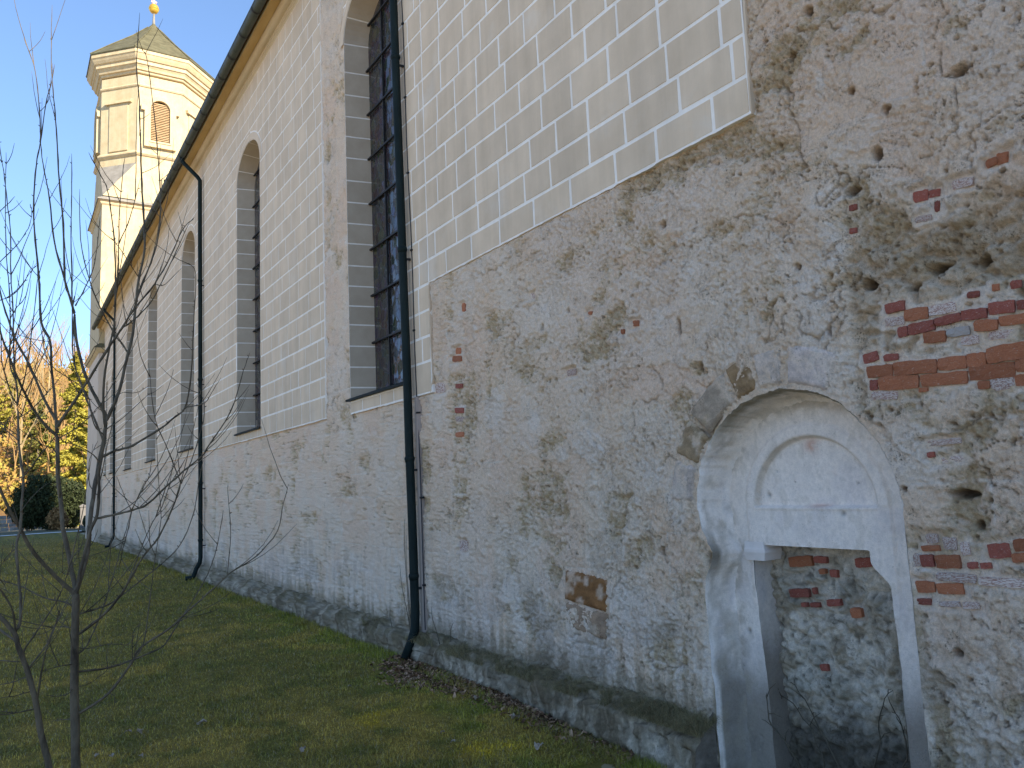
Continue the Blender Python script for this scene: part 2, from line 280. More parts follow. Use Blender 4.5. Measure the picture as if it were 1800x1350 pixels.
OLIVE = [[4.57,3.95,0.25,0.12],[5.36,3.8,0.1,0.1],[5.19,3.5,0.12,0.1],[5.63,3.16,0.09,0.18],[5.74,2.86,0.08,0.12],[7.17,4.03,0.25,0.15],[6.84,3.83,0.2,0.12],[5.1,2.93,0.1,0.06],[2.62,3.54,0.25,0.12],[2.51,3.26,0.3,0.1],[2.23,3.36,0.2,0.15],[2.61,2.98,0.1,0.12],[4.16,3.11,0.06,0.12],[3.79,3.9,0.15,0.1],[2.87,4.54,0.15,0.15],[3.23,4.88,0.12,0.15],[2.06,4.27,0.12,0.08],[1.96,3.88,0.15,0.08],[2.32,3.69,0.12,0.08],[2.38,3.78,0.1,0.1],[4.07,2.24,0.1,0.1],[4.09,2.58,0.12,0.1],[3.9,2.85,0.1,0.08],[4.32,1.48,0.1,0.15],[4.88,1.54,0.15,0.1],[6.53,1.25,0.35,0.1],[6.01,1.81,0.15,0.06],[5.19,1.96,0.15,0.06],[7.36,3.11,0.06,0.5],[8.2,2.46,0.06,0.5],[2.65,0.84,0.15,0.2],[2.28,0.82,0.2,0.15],[2.2,2.26,0.2,0.1],[2.34,1.83,0.1,0.12],[5.18,2.01,0.12,0.1],[5.45,3.34,0.08,0.2],[4.29,2.91,0.06,0.1],[6.02,3.78,0.12,0.06],[3.56,3.17,0.1,0.06],[3.24,3.1,0.06,0.1]]
WHITE = [[3.14,3.16,0.12,0.25],[2.98,3.5,0.1,0.3],[6.21,3.79,0.1,0.16],[6.51,2.71,0.12,0.12],[6.06,2.35,0.12,0.08],[3.25,2.57,0.15,0.12],[3.02,2.76,0.2,0.1],[2.98,4.63,0.04,0.12],[2.74,4.93,0.08,0.05],[2.98,3.85,0.2,0.1],[2.34,3.53,0.2,0.08],[2.63,2.16,0.25,0.25],[2.43,2.74,0.3,0.05],[4.82,2.14,0.2,0.15],[5.61,2.42,0.3,0.15],[7.26,2.91,0.25,0.25],[4.58,1.91,0.15,0.3],[3.43,2.13,0.3,0.3],[5.27,1.1,0.3,0.15],[7.08,0.93,0.3,0.2],[2.54,1.51,0.2,0.05],[2.73,0.7,0.1,0.3],[4.63,3.38,0.08,0.1],[4.28,3.68,0.1,0.12]]
LEAVES = [[1.67,8.06,1.3],[1.08,8.17,1.1],[1.04,8.16,0.9],[1.12,8.18,1.0],[0.74,7.69,0.8],[0.82,7.5,0.9],[1.0,7.4,0.8],[3.21,14.82,0.7],[4.0,7.03,1.2],[3.94,6.32,1.4],[3.68,5.53,1.6],[2.1,6.62,1.1],[3.25,6.38,0.7],[3.24,6.1,0.8],[3.17,8.37,0.7],[3.78,14.19,0.6]]
BRANCH = [["b",[[0.39,5.0,0.1,0.0269],[0.378,5.0,0.413,0.0246],[0.369,5.0,0.701,0.0232],[0.354,5.0,1.141,0.0212],[0.35,5.0,1.439,0.02],[0.35,5.0,1.544,0.0196],[0.351,5.0,1.62,0.0193]]],["b",[[0.349,5.0,1.605,0.0149],[0.323,4.988,1.633,0.0143],[0.225,4.94,1.743,0.0126],[0.133,4.888,1.87,0.0111],[0.086,4.852,1.967,0.0101],[0.043,4.82,2.053,0.0094],[0.019,4.8,2.105,0.0089],[-0.015,4.768,2.189,0.0082],[-0.079,4.704,2.356,0.0069],[-0.131,4.621,2.574,0.0053],[-0.173,4.5,2.889,0.0033]]],["b",[[0.352,5.0,1.605,0.0149],[0.338,5.025,1.689,0.0146],[0.313,5.065,1.828,0.0143],[0.287,5.104,1.965,0.014],[0.275,5.143,2.108,0.0138],[0.259,5.182,2.25,0.0135],[0.255,5.221,2.398,0.0133],[0.251,5.25,2.508,0.0132]]],["b",[[0.251,5.25,2.495,0.0119],[0.238,5.245,2.504,0.0116],[0.171,5.217,2.574,0.0104],[0.1,5.177,2.693,0.0091],[0.042,5.135,2.821,0.0079],[0.002,5.101,2.929,0.007],[-0.043,5.061,3.053,0.0061],[-0.083,5.013,3.205,0.005],[-0.11,4.95,3.408,0.0037]]],["b",[[0.249,5.25,2.561,0.0106],[0.243,5.257,2.585,0.0102],[0.197,5.289,2.677,0.0093],[0.152,5.326,2.791,0.0085],[0.092,5.375,2.948,0.0074],[0.032,5.418,3.078,0.0065],[-0.021,5.468,3.246,0.0056],[-0.054,5.508,3.384,0.0049],[-0.076,5.55,3.536,0.0041]]],["b",[[0.25,5.25,2.528,0.0106],[0.244,5.262,2.578,0.0102],[0.234,5.298,2.739,0.0094],[0.216,5.336,2.91,0.0087],[0.207,5.37,3.066,0.0082],[0.162,5.398,3.183,0.0077],[0.145,5.449,3.429,0.0069],[0.141,5.462,3.492,0.0067],[0.125,5.496,3.657,0.0062],[0.104,5.553,3.94,0.0054],[0.113,5.611,4.244,0.0046],[0.132,5.643,4.413,0.0042],[0.155,5.694,4.697,0.0035],[0.187,5.727,4.887,0.003],[0.199,5.75,5.018,0.0027]]],["b",[[0.131,5.62,4.404,0.0051],[0.129,5.642,4.52,0.0045],[0.111,5.687,4.75,0.0036],[0.084,5.729,4.969,0.0029],[0.022,5.77,5.166,0.0023]]],["b",[[0.251,5.25,2.508,0.0119],[0.254,5.231,2.553,0.0113],[0.312,5.18,2.654,0.0101],[0.395,5.104,2.806,0.0088],[0.487,5.016,2.984,0.0074],[0.54,4.969,3.076,0.0067],[0.597,4.914,3.187,0.0059],[0.699,4.834,3.337,0.0047],[0.774,4.757,3.495,0.0037],[0.823,4.692,3.635,0.0028],[0.882,4.65,3.71,0.0023]]],["b",[[0.527,4.9,3.052,0.0052],[0.537,4.89,3.074,0.005],[0.597,4.855,3.124,0.0046],[0.674,4.803,3.216,0.004],[0.715,4.76,3.307,0.0036],[0.765,4.701,3.438,0.0031],[0.846,4.6,3.661,0.0023]]],["b",[[0.352,5.0,1.614,0.0152],[0.36,5.02,1.648,0.015],[0.409,5.116,1.817,0.0146],[0.426,5.2,1.98,0.0142],[0.454,5.297,2.176,0.0139],[0.485,5.378,2.348,0.0136],[0.514,5.444,2.491,0.0134],[0.529,5.5,2.619,0.0132]]],["b",[[0.352,5.0,1.608,0.0124],[0.365,4.988,1.711,0.0118],[0.379,4.979,1.786,0.0114],[0.408,4.961,1.942,0.0108],[0.441,4.95,2.03,0.0104],[0.446,4.935,2.17,0.0099],[0.443,4.924,2.264,0.0096],[0.459,4.91,2.389,0.0092],[0.467,4.9,2.483,0.0089]]],["b",[[0.53,5.5,2.602,0.0128],[0.521,5.52,2.65,0.0126],[0.488,5.553,2.725,0.0122],[0.434,5.61,2.854,0.0117],[0.392,5.672,3.009,0.0113],[0.364,5.738,3.183,0.0109],[0.358,5.8,3.354,0.0105]]],["b",[[0.358,5.8,3.342,0.009],[0.297,5.86,3.582,0.0074],[0.236,5.927,3.855,0.0061],[0.204,5.998,4.164,0.0049],[0.16,6.058,4.431,0.0038],[0.142,6.1,4.621,0.0032]]],["b",[[0.358,5.8,3.346,0.009],[0.327,5.806,3.456,0.0083],[0.298,5.811,3.57,0.0078],[0.28,5.829,3.946,0.0066],[0.251,5.843,4.25,0.0056],[0.232,5.856,4.52,0.0049],[0.217,5.865,4.723,0.0044],[0.195,5.875,4.952,0.0038],[0.183,5.885,5.181,0.0032],[0.18,5.9,5.524,0.0024]]],["b",[[0.361,5.78,3.319,0.006],[0.342,5.769,3.373,0.0056],[0.332,5.727,3.591,0.0048],[0.318,5.671,3.88,0.0039],[0.314,5.629,4.096,0.0033],[0.305,5.58,4.346,0.0026]]],["b",[[0.362,5.78,3.388,0.0049],[0.419,5.824,3.527,0.0042],[0.47,5.87,3.682,0.0036],[0.496,5.931,3.903,0.0029],[0.511,5.98,4.084,0.0024]]],["b",[[0.533,5.5,2.609,0.0129],[0.542,5.504,2.634,0.0126],[0.601,5.529,2.79,0.0117],[0.644,5.561,3.003,0.0108],[0.681,5.586,3.175,0.0102],[0.706,5.623,3.442,0.0092],[0.72,5.641,3.572,0.0088],[0.756,5.67,3.786,0.0081],[0.754,5.701,4.02,0.0073],[0.741,5.734,4.274,0.0065],[0.735,5.774,4.591,0.0055],[0.731,5.79,4.715,0.0052],[0.725,5.822,4.974,0.0044],[0.71,5.849,5.195,0.0037],[0.732,5.9,5.638,0.0025]]],["b",[[0.505,5.3,2.549,0.0103],[0.493,5.284,2.637,0.0095],[0.489,5.249,2.829,0.0084],[0.512,5.212,3.033,0.0073],[0.532,5.187,3.169,0.0067],[0.53,5.147,3.395,0.0057],[0.521,5.116,3.562,0.0049],[0.502,5.082,3.747,0.0042],[0.467,5.045,3.941,0.0033],[0.431,5.029,4.014,0.003],[0.359,5.0,4.137,0.0023]]],["b",[[0.521,5.1,3.244,0.0054],[0.533,5.065,3.396,0.0046],[0.53,5.015,3.612,0.0037],[0.525,4.972,3.793,0.003],[0.533,4.922,4.009,0.0023],[0.542,4.9,4.102,0.002]]],["b",[[0.71,5.65,3.417,0.0072],[0.724,5.662,3.492,0.0069],[0.789,5.692,3.672,0.0063],[0.83,5.714,3.808,0.006],[0.862,5.744,4.004,0.0055],[0.868,5.781,4.246,0.0049],[0.849,5.84,4.641,0.0041],[0.827,5.885,4.95,0.0034],[0.789,5.938,5.318,0.0027],[0.755,5.95,5.382,0.0025]]],["b",[[0.728,5.7,3.596,0.0039],[0.654,5.623,3.678,0.0029],[0.587,5.551,3.75,0.0023],[0.534,5.5,3.793,0.0018]]],["b",[[0.531,5.02,3.613,0.0037],[0.579,4.935,3.758,0.0027],[0.616,4.82,3.957,0.0017]]],["b",[[0.457,4.9,2.436,0.007],[0.449,4.906,2.462,0.0067],[0.386,4.952,2.644,0.0057],[0.347,4.983,2.769,0.0051],[0.31,5.017,2.915,0.0046],[0.302,5.082,3.208,0.0036],[0.313,5.1,3.294,0.0033]]],["b",[[0.657,5.6,3.059,0.0063],[0.617,5.607,3.126,0.0058],[0.587,5.612,3.166,0.0056],[0.499,5.629,3.341,0.0048],[0.431,5.647,3.528,0.0041],[0.375,5.671,3.807,0.0032],[0.363,5.7,4.16,0.0023]]],["b",[[0.498,5.35,2.37,0.009],[0.504,5.347,2.373,0.0089],[0.568,5.319,2.405,0.0082],[0.654,5.284,2.433,0.0077],[0.806,5.215,2.535,0.0066],[0.863,5.186,2.589,0.0062],[0.93,5.151,2.658,0.0058],[0.95,5.087,2.841,0.0049],[0.946,5.015,3.048,0.004],[0.942,4.945,3.246,0.0032],[0.934,4.876,3.441,0.0023],[0.887,4.85,3.492,0.002]]],["b",[[0.897,4.98,2.638,0.0041],[1.015,5.019,2.669,0.003],[1.063,5.045,2.739,0.0025],[1.125,5.08,2.839,0.0018]]],["b",[[0.436,4.95,2.011,0.0082],[0.441,4.947,2.011,0.0081],[0.528,4.891,2.028,0.0073],[0.599,4.845,2.046,0.0068],[0.675,4.793,2.078,0.0063],[0.777,4.703,2.19,0.0054],[0.853,4.637,2.266,0.0049],[0.921,4.579,2.331,0.0044],[0.944,4.545,2.385,0.0041],[1.032,4.431,2.557,0.0032],[1.071,4.304,2.77,0.0022],[1.091,4.25,2.859,0.0018]]],["b",[[0.356,5.0,1.396,0.0087],[0.377,4.987,1.401,0.0084],[0.483,4.906,1.496,0.0074],[0.545,4.848,1.582,0.0069],[0.567,4.824,1.621,0.0066],[0.644,4.723,1.795,0.0057],[0.709,4.657,1.894,0.0052],[0.773,4.553,2.08,0.0043],[0.794,4.5,2.178,0.0039]]],["b",[[0.794,4.5,2.178,0.0039],[0.718,4.442,2.357,0.003],[0.645,4.386,2.522,0.0023],[0.6,4.3,2.789,0.0014]]],["b",[[0.794,4.5,2.178,0.0036],[0.849,4.523,2.299,0.003],[0.9,4.551,2.455,0.0025],[0.928,4.576,2.599,0.002],[0.887,4.6,2.739,0.0016]]],["b",[[0.36,5.0,0.978,0.0092],[0.386,4.989,0.984,0.0089],[0.512,4.927,1.071,0.0079],[0.613,4.857,1.226,0.0069],[0.653,4.824,1.304,0.0065],[0.793,4.757,1.401,0.0057],[0.88,4.709,1.49,0.0052],[1.001,4.646,1.605,0.0045],[1.08,4.605,1.682,0.0041],[1.202,4.55,1.762,0.0035],[1.3,4.491,1.892,0.0029],[1.321,4.439,2.044,0.0023],[1.342,4.4,2.155,0.0019]]],["b",[[0.353,5.0,1.194,0.0068],[0.372,5.005,1.193,0.0066],[0.516,5.041,1.185,0.0059],[0.653,5.075,1.205,0.0054],[0.785,5.108,1.237,0.0049],[0.833,5.121,1.27,0.0048],[0.922,5.157,1.392,0.0043],[1.046,5.204,1.567,0.0036],[1.103,5.23,1.677,0.0032],[1.146,5.257,1.801,0.0028],[1.193,5.3,2.011,0.0022]]],["b",[[0.356,5.0,1.289,0.0055],[0.375,5.008,1.291,0.0054],[0.412,5.029,1.324,0.005],[0.464,5.077,1.433,0.0044],[0.512,5.129,1.559,0.0039],[0.566,5.193,1.729,0.0032],[0.589,5.222,1.81,0.0029],[0.625,5.266,1.932,0.0024],[0.653,5.3,2.031,0.0021]]],["b",[[0.351,5.0,1.499,0.0059],[0.371,5.004,1.499,0.0057],[0.494,5.028,1.523,0.0052],[0.561,5.041,1.556,0.0049],[0.706,5.073,1.658,0.0043],[0.847,5.103,1.764,0.0038],[0.926,5.124,1.863,0.0035],[0.989,5.152,2.034,0.003],[1.015,5.176,2.186,0.0026],[1.053,5.2,2.348,0.0021]]],["b",[[0.599,4.75,1.243,0.0039],[0.655,4.759,1.328,0.0036],[0.68,4.771,1.475,0.0033],[0.717,4.796,1.791,0.0027],[0.746,4.811,1.991,0.0024],[0.734,4.826,2.188,0.0021],[0.719,4.85,2.527,0.0016]]],["b",[[1.046,4.55,1.675,0.0028],[1.046,4.55,1.696,0.0027],[1.062,4.55,1.891,0.0022],[1.048,4.55,2.101,0.0017],[1.048,4.55,2.166,0.0016]]],["b",[[0.558,4.75,1.628,0.004],[0.619,4.771,1.777,0.0033],[0.683,4.794,1.939,0.0028],[0.751,4.812,2.06,0.0024],[0.797,4.828,2.186,0.0021],[0.891,4.85,2.346,0.0016]]],["b",[[0.611,4.8,1.251,0.0031],[0.601,4.738,1.379,0.002],[0.611,4.713,1.425,0.0017],[0.629,4.7,1.439,0.0015]]],["b",[[0.581,4.7,2.048,0.0031],[0.544,4.7,2.131,0.0022],[0.507,4.7,2.23,0.0015]]],["b",[[0.581,4.7,2.048,0.0034],[0.628,4.66,2.158,0.0025],[0.657,4.634,2.232,0.002],[0.667,4.6,2.337,0.0015]]],["b",[[0.582,4.7,2.039,0.0034],[0.568,4.735,1.934,0.0027],[0.551,4.765,1.843,0.0023],[0.537,4.8,1.737,0.0018]]],["b",[[0.486,5.35,2.329,0.0041],[0.448,5.311,2.379,0.0035],[0.368,5.25,2.427,0.0029],[0.277,5.184,2.457,0.0022],[0.257,5.15,2.503,0.0019]]],["b",[[0.272,5.15,2.117,0.0051],[0.239,5.06,2.379,0.0036],[0.174,5.03,2.425,0.0031],[0.118,5.002,2.477,0.0028],[0.076,4.966,2.566,0.0023],[0.056,4.95,2.604,0.0021]]],["b",[[0.509,5.4,2.505,0.0045],[0.449,5.363,2.571,0.004],[0.4,5.284,2.752,0.0032],[0.3,5.228,2.827,0.0026],[0.224,5.185,2.878,0.0023],[0.178,5.145,2.952,0.0019],[0.16,5.1,3.048,0.0016]]],["b",[[0.263,5.25,2.478,0.0036],[0.374,5.371,2.562,0.0028],[0.474,5.493,2.679,0.0021],[0.526,5.55,2.733,0.0018]]],["b",[[0.518,5.4,2.54,0.0035],[0.616,5.469,2.617,0.0028],[0.723,5.547,2.725,0.0022],[0.797,5.6,2.8,0.0019]]],["b",[[0.539,5.5,2.623,0.0032],[0.596,5.455,2.767,0.0025],[0.69,5.425,2.776,0.0021],[0.758,5.4,2.819,0.0018]]],["b",[[0.351,5.0,1.26,0.0031],[0.31,4.883,1.459,0.002],[0.286,4.85,1.509,0.0018],[0.261,4.8,1.59,0.0015]]],["b",[[0.352,5.0,1.239,0.0037],[0.292,4.945,1.248,0.0028],[0.238,4.893,1.251,0.0022],[0.198,4.85,1.245,0.0018]]],["b",[[0.352,5.0,1.121,0.0031],[0.322,4.942,1.099,0.0025],[0.266,4.871,1.111,0.0019],[0.212,4.8,1.14,0.0014]]],["b",[[0.347,5.0,1.427,0.0037],[0.293,5.04,1.436,0.003],[0.254,5.068,1.434,0.0026],[0.216,5.101,1.408,0.0021],[0.152,5.15,1.393,0.0015]]],["b",[[0.355,5.0,0.95,0.0027],[0.305,5.05,0.949,0.0021],[0.255,5.1,0.939,0.0015]]],["b",[[0.361,5.0,1.321,0.0031],[0.433,5.051,1.303,0.0026],[0.539,5.124,1.299,0.0021],[0.658,5.2,1.261,0.0017]]],["b",[[0.517,5.05,1.184,0.0028],[0.513,5.05,1.258,0.0021],[0.523,5.05,1.318,0.0016]]],["b",[[0.379,5.0,1.116,0.0025],[0.438,5.058,1.116,0.0017],[0.475,5.1,1.133,0.0013]]],["b",[[0.509,4.9,1.077,0.0024],[0.534,4.9,1.063,0.0019],[0.541,4.9,1.009,0.0012]]],["b",[[0.337,5.0,1.543,0.0056],[0.294,5.023,1.57,0.0051],[0.197,5.071,1.601,0.0045],[0.104,5.121,1.661,0.0039],[-0.001,5.174,1.704,0.0033],[-0.053,5.2,1.722,0.0031]]],["b",[[0.315,5.1,1.817,0.0029],[0.291,5.1,1.896,0.0024],[0.289,5.1,1.741,0.0017],[0.295,5.1,1.71,0.0016]]],["b",[[0.372,5.1,1.733,0.0029],[0.368,5.157,1.857,0.0021],[0.372,5.2,1.951,0.0016]]],["b",[[0.456,5.35,2.16,0.0034],[0.432,5.368,2.212,0.003],[0.43,5.389,2.281,0.0026],[0.436,5.414,2.364,0.0022],[0.48,5.45,2.474,0.0018]]],["b",[[0.391,5.1,1.81,0.0029],[0.445,5.159,1.883,0.0021],[0.468,5.2,1.944,0.0017]]],["b",[[0.792,4.75,1.403,0.0028],[0.879,4.75,1.446,0.0021],[0.954,4.75,1.452,0.0018],[1.061,4.75,1.47,0.0013]]],["b",[[0.694,4.8,3.328,0.0026],[0.756,4.831,3.342,0.0021],[0.861,4.9,3.474,0.0014]]],["a",[[0.275,4.6,0.184,0.0222],[0.252,4.576,0.58,0.018],[0.226,4.56,0.848,0.0158],[0.189,4.551,1.003,0.0146],[0.164,4.542,1.153,0.0135],[0.125,4.533,1.308,0.0124],[0.084,4.526,1.43,0.0115],[0.069,4.522,1.49,0.0111],[0.014,4.516,1.574,0.0103],[-0.042,4.51,1.654,0.0096],[-0.102,4.5,1.817,0.0085]]],["a",[[0.069,4.55,1.505,0.0087],[0.086,4.568,1.543,0.0085],[0.086,4.611,1.656,0.0083],[0.08,4.633,1.715,0.0081],[0.063,4.7,1.897,0.0078],[0.078,4.734,1.988,0.0077],[0.08,4.778,2.116,0.0075],[0.085,4.818,2.233,0.0073],[0.061,4.878,2.414,0.007],[0.05,4.95,2.638,0.0067]]],["a",[[0.069,4.55,1.5,0.0065],[0.053,4.484,1.612,0.0053],[0.024,4.44,1.68,0.0047],[-0.011,4.398,1.738,0.0042],[-0.055,4.35,1.797,0.0036]]],["a",[[0.072,4.55,1.46,0.0071],[0.007,4.656,1.508,0.0055],[-0.053,4.75,1.55,0.0045]]],["a",[[0.087,4.6,1.355,0.0038],[0.011,4.662,1.363,0.0027],[-0.035,4.7,1.366,0.0022]]],["a",[[0.117,4.6,1.279,0.003],[0.061,4.657,1.252,0.0021],[0.015,4.7,1.244,0.0017]]],["a",[[0.143,4.6,1.209,0.003],[0.084,4.554,1.209,0.0022],[0.016,4.5,1.219,0.0016]]],["a",[[0.162,4.6,1.126,0.0038],[0.098,4.556,1.129,0.0028],[0.063,4.532,1.138,0.0024],[0.018,4.5,1.161,0.0018]]],["a",[[0.107,4.58,1.39,0.0047],[0.113,4.564,1.423,0.0044],[0.178,4.495,1.537,0.0036],[0.238,4.426,1.657,0.003],[0.262,4.384,1.737,0.0027],[0.28,4.336,1.831,0.0023],[0.333,4.28,1.922,0.0019]]],["a",[[0.128,4.59,1.298,0.0047],[0.128,4.599,1.317,0.0045],[0.211,4.661,1.422,0.0036],[0.26,4.714,1.537,0.0029],[0.304,4.753,1.618,0.0025],[0.351,4.79,1.697,0.0021]]],["a",[[0.17,4.6,1.178,0.0052],[0.171,4.594,1.192,0.005],[0.184,4.533,1.332,0.0039],[0.209,4.471,1.47,0.0031],[0.233,4.432,1.551,0.0026],[0.249,4.4,1.618,0.0022]]],["a",[[0.05,4.95,2.638,0.0046],[0.02,4.938,2.691,0.0041],[-0.026,4.906,2.853,0.0033],[-0.034,4.884,2.965,0.0028],[-0.05,4.85,3.141,0.0021]]],["a",[[0.05,4.95,2.635,0.0049],[0.042,4.968,2.757,0.0045],[0.01,4.982,2.854,0.0042],[0.003,5.016,3.096,0.0037],[-0.008,5.046,3.316,0.0033],[-0.027,5.068,3.482,0.003],[-0.042,5.113,3.824,0.0024],[-0.046,5.15,4.115,0.002]]],["a",[[0.05,4.95,2.635,0.0049],[0.054,4.941,2.671,0.0046],[0.085,4.901,2.83,0.0039],[0.102,4.852,3.03,0.0032],[0.117,4.794,3.268,0.0024],[0.118,4.781,3.318,0.0022],[0.109,4.75,3.443,0.0018]]],["a",[[0.043,4.98,2.722,0.0052],[0.024,4.994,2.926,0.0046],[0.015,5.01,3.149,0.0041],[-0.002,5.024,3.366,0.0037],[-0.012,5.041,3.622,0.0033],[-0.031,5.052,3.782,0.003],[-0.048,5.061,3.925,0.0027],[-0.076,5.074,4.109,0.0024],[-0.092,5.08,4.206,0.0023]]],["a",[[0.054,4.9,2.56,0.003],[0.113,4.934,2.61,0.0024],[0.165,4.969,2.676,0.002],[0.205,5.0,2.744,0.0016]]],["a",[[0.06,4.85,2.436,0.0036],[0.013,4.891,2.484,0.0029],[-0.025,4.922,2.516,0.0024],[-0.064,4.95,2.534,0.0021]]],["a",[[0.084,4.8,2.241,0.0038],[0.151,4.679,2.35,0.0028],[0.207,4.582,2.43,0.0022],[0.238,4.5,2.509,0.0017]]],["a",[[0.076,4.75,2.067,0.0029],[0.134,4.794,2.151,0.0022],[0.198,4.831,2.208,0.0017],[0.239,4.85,2.183,0.0015]]],["a",[[0.003,5.0,3.115,0.0031],[0.032,4.978,3.176,0.0026],[0.07,4.954,3.237,0.0023],[0.092,4.914,3.358,0.0017],[0.109,4.9,3.398,0.0016]]],["a",[[-0.047,5.0,3.212,0.0031],[0.004,5.052,3.254,0.0026],[0.056,5.12,3.34,0.0022],[0.096,5.2,3.465,0.0016]]],["a",[[-0.067,5.0,3.41,0.0031],[-0.009,5.05,3.502,0.0026],[0.043,5.098,3.598,0.0023],[0.08,5.144,3.701,0.002],[0.089,5.184,3.801,0.0018],[0.08,5.2,3.839,0.0017]]],["a",[[-0.076,5.0,3.699,0.0028],[-0.033,5.105,3.789,0.0021],[0.003,5.2,3.878,0.0016]]],["a",[[0.064,4.7,1.886,0.0026],[0.031,4.749,1.858,0.0019],[0.009,4.8,1.815,0.0014]]],["a",[[0.081,4.65,1.681,0.0022],[0.049,4.685,1.67,0.0018],[0.024,4.718,1.695,0.0014],[0.019,4.75,1.728,0.0011]]],["a",[[-0.024,4.9,2.47,0.0024],[0.019,4.927,2.562,0.002],[0.009,4.969,2.399,0.0015],[-0.013,5.0,2.28,0.0012]]]]
# ================================================================== SETTING
D = 4.48                      # plane of the nave's outer face (x)
def lawn_h(x, y):
    return .035 * (fbm(x * .5, y * .5, 40, 3) - .5) + .03 * (fbm(x * 2.3, y * 2.3, 43, 3) - .5) * np.clip(14 / (y + 1), .1, 1) - .02 \
        - .10 * sst(7.5, 4.2, y) * sst(1.5, 4.2, x)
def turf_col(x, y):
    a = fbm(x * .8, y * .8, 50, 4); b_ = fbm(x * 3.1, y * 3.1, 54, 4); c_ = fbm(x * .33, y * .33, 58, 3)
    col = np.zeros(x.shape + (3,)) + np.array([.125, .125, .048])
    col = mixc(col, [.185, .165, .062], sst(.45, .66, a))
    col = mixc(col, [.080, .094, .034], sst(.5, .7, b_) * .8)
    col = mixc(col, [.24, .20, .06], sst(.58, .72, c_) * .3)
    near = sst(1.3, .15, (4.25 - x)) * sst(22, 8, y)       # mossy green along the plinth
    col = mixc(col, [.12, .155, .035], near * .75 * sst(.35, .6, b_))
    moss = np.maximum(sst(.5, .1, np.hypot((x - 3.05) / .9, (y - 7.15) / .75)), sst(.5, .1, np.hypot((x - 3.5) / 1.0, (y - 5.9) / .6)))
    col = mixc(col, [.27, .23, .03], moss * sst(.4, .6, b_))
    return col * np.array([2.6, 2.12, 1.08])
# lawn: rows get longer with distance
ys = [2.0]
while ys[-1] < 66: ys.append(ys[-1] + max(.035, .0016 * ys[-1] ** 2))
ys = np.array(ys); xs = np.linspace(-5.4, 4.6, 200)
Yg, Xg = np.meshgrid(ys, xs, indexing='ij')
Zg = lawn_h(Xg, Yg)
lawn = link('lawn', mesh_np('lawn', np.stack([Xg, Yg, Zg], -1).reshape(-1, 3), grid_faces(len(ys), len(xs)), turf_col(Xg, Yg).reshape(-1, 3) * .5), M['ground'], None, True)
tag(lawn, kind='structure')
gm = MB(); gm.add([(-500, -300, -.12), (500, -300, -.12), (500, 700, -.12), (-500, 700, -.12)], [(0, 1, 2, 3)])
tag(gm.build('ground', mat('dry_winter_meadow', (.24, .20, .11), (.34, .28, .16), .6, bump=.4, bscale=6, bdist=.05)), kind='structure')
gm = MB(); gm.add([(-70, -70, -.03), (-5.38, -70, -.03), (-5.38, 62, -.03), (-70, 62, -.03)], [(0, 1, 2, 3)])
tag(gm.build('bounce_ground', mat('pale_bounce_surface', (.42, .37, .29), (.54, .48, .38), 5, bump=.5, bscale=60)), kind='structure')  # unseen pale surface, added to bounce sunlight onto the nave wall
# grass
def grass(name, n, ylo, yhi, hgt, wid, parent=None, xr=None, zfun=None, cfun=None, power=2.0, lean=.6, patchy=0):
    u = RNG.rand(n)
    y = (ylo ** (1 - power) + u * (yhi ** (1 - power) - ylo ** (1 - power))) ** (1 / (1 - power)) if power != 1 else ylo * (yhi / ylo) ** u
    x = -.11 * y - .6 + RNG.rand(n) * (4.28 + .11 * y + .6) if xr is None else xr[0] + RNG.rand(n) * (xr[1] - xr[0])
    if patchy:
        keep = fbm(y * 2.3, x * 3, 66, 3) > patchy; x, y = x[keep], y[keep]; n = len(x)
    z = (lawn_h(x, y) if zfun is None else zfun(x, y)) - .004
    sc = np.clip(y / 8, .8, 4)
    clump = .45 + 1.1 * fbm(x * 2.6, y * 2.6, 62, 3)
    h = hgt * (.5 + RNG.rand(n)) * clump * sc ** .35; w_ = wid * sc * (.7 + .6 * RNG.rand(n))
    a = RNG.rand(n) * 2 * np.pi; l = RNG.rand(n) * lean + .12
    dx, dy = np.cos(a), np.sin(a); px, py = -dy, dx
    P0 = np.stack([x - px * w_, y - py * w_, z], -1); P1 = np.stack([x + px * w_, y + py * w_, z], -1)
    m = np.stack([x + dx * h * l * .45, y + dy * h * l * .45, z + h * .62], -1); o = np.stack([px * w_ * .7, py * w_ * .7, 0 * x], -1)
    P4 = np.stack([x + dx * h * l * 1.25, y + dy * h * l * 1.25, z + h * (1 - .35 * l)], -1)
    V = np.stack([P0, P1, m + o, m - o, P4], 1).reshape(-1, 3)
    b = np.arange(n)[:, None] * 5
    base = turf_col(x, y) if cfun is None else cfun(x, y)
    v = .45 + 1.1 * RNG.rand(n)
    c = base * v[:, None]; dry = RNG.rand(n) < .16
    c[dry] = np.array([.30, .26, .14]) * (.6 + .7 * RNG.rand(dry.sum()))[:, None]
    cc = np.repeat(c[:, None, :], 5, 1).reshape(-1, 3)
    o = link(name, mesh_np(name, V, [b + np.array([0, 1, 2, 3]), b + np.array([3, 2, 4])], cc), M['attr'], parent)
    return o
g = grass('grass', 210000, 5.2, 60, .030, .0022, lean=1.5)
tag(g, 'short dull green and straw coloured grass of the shaded lawn', 'grass', kind='stuff')

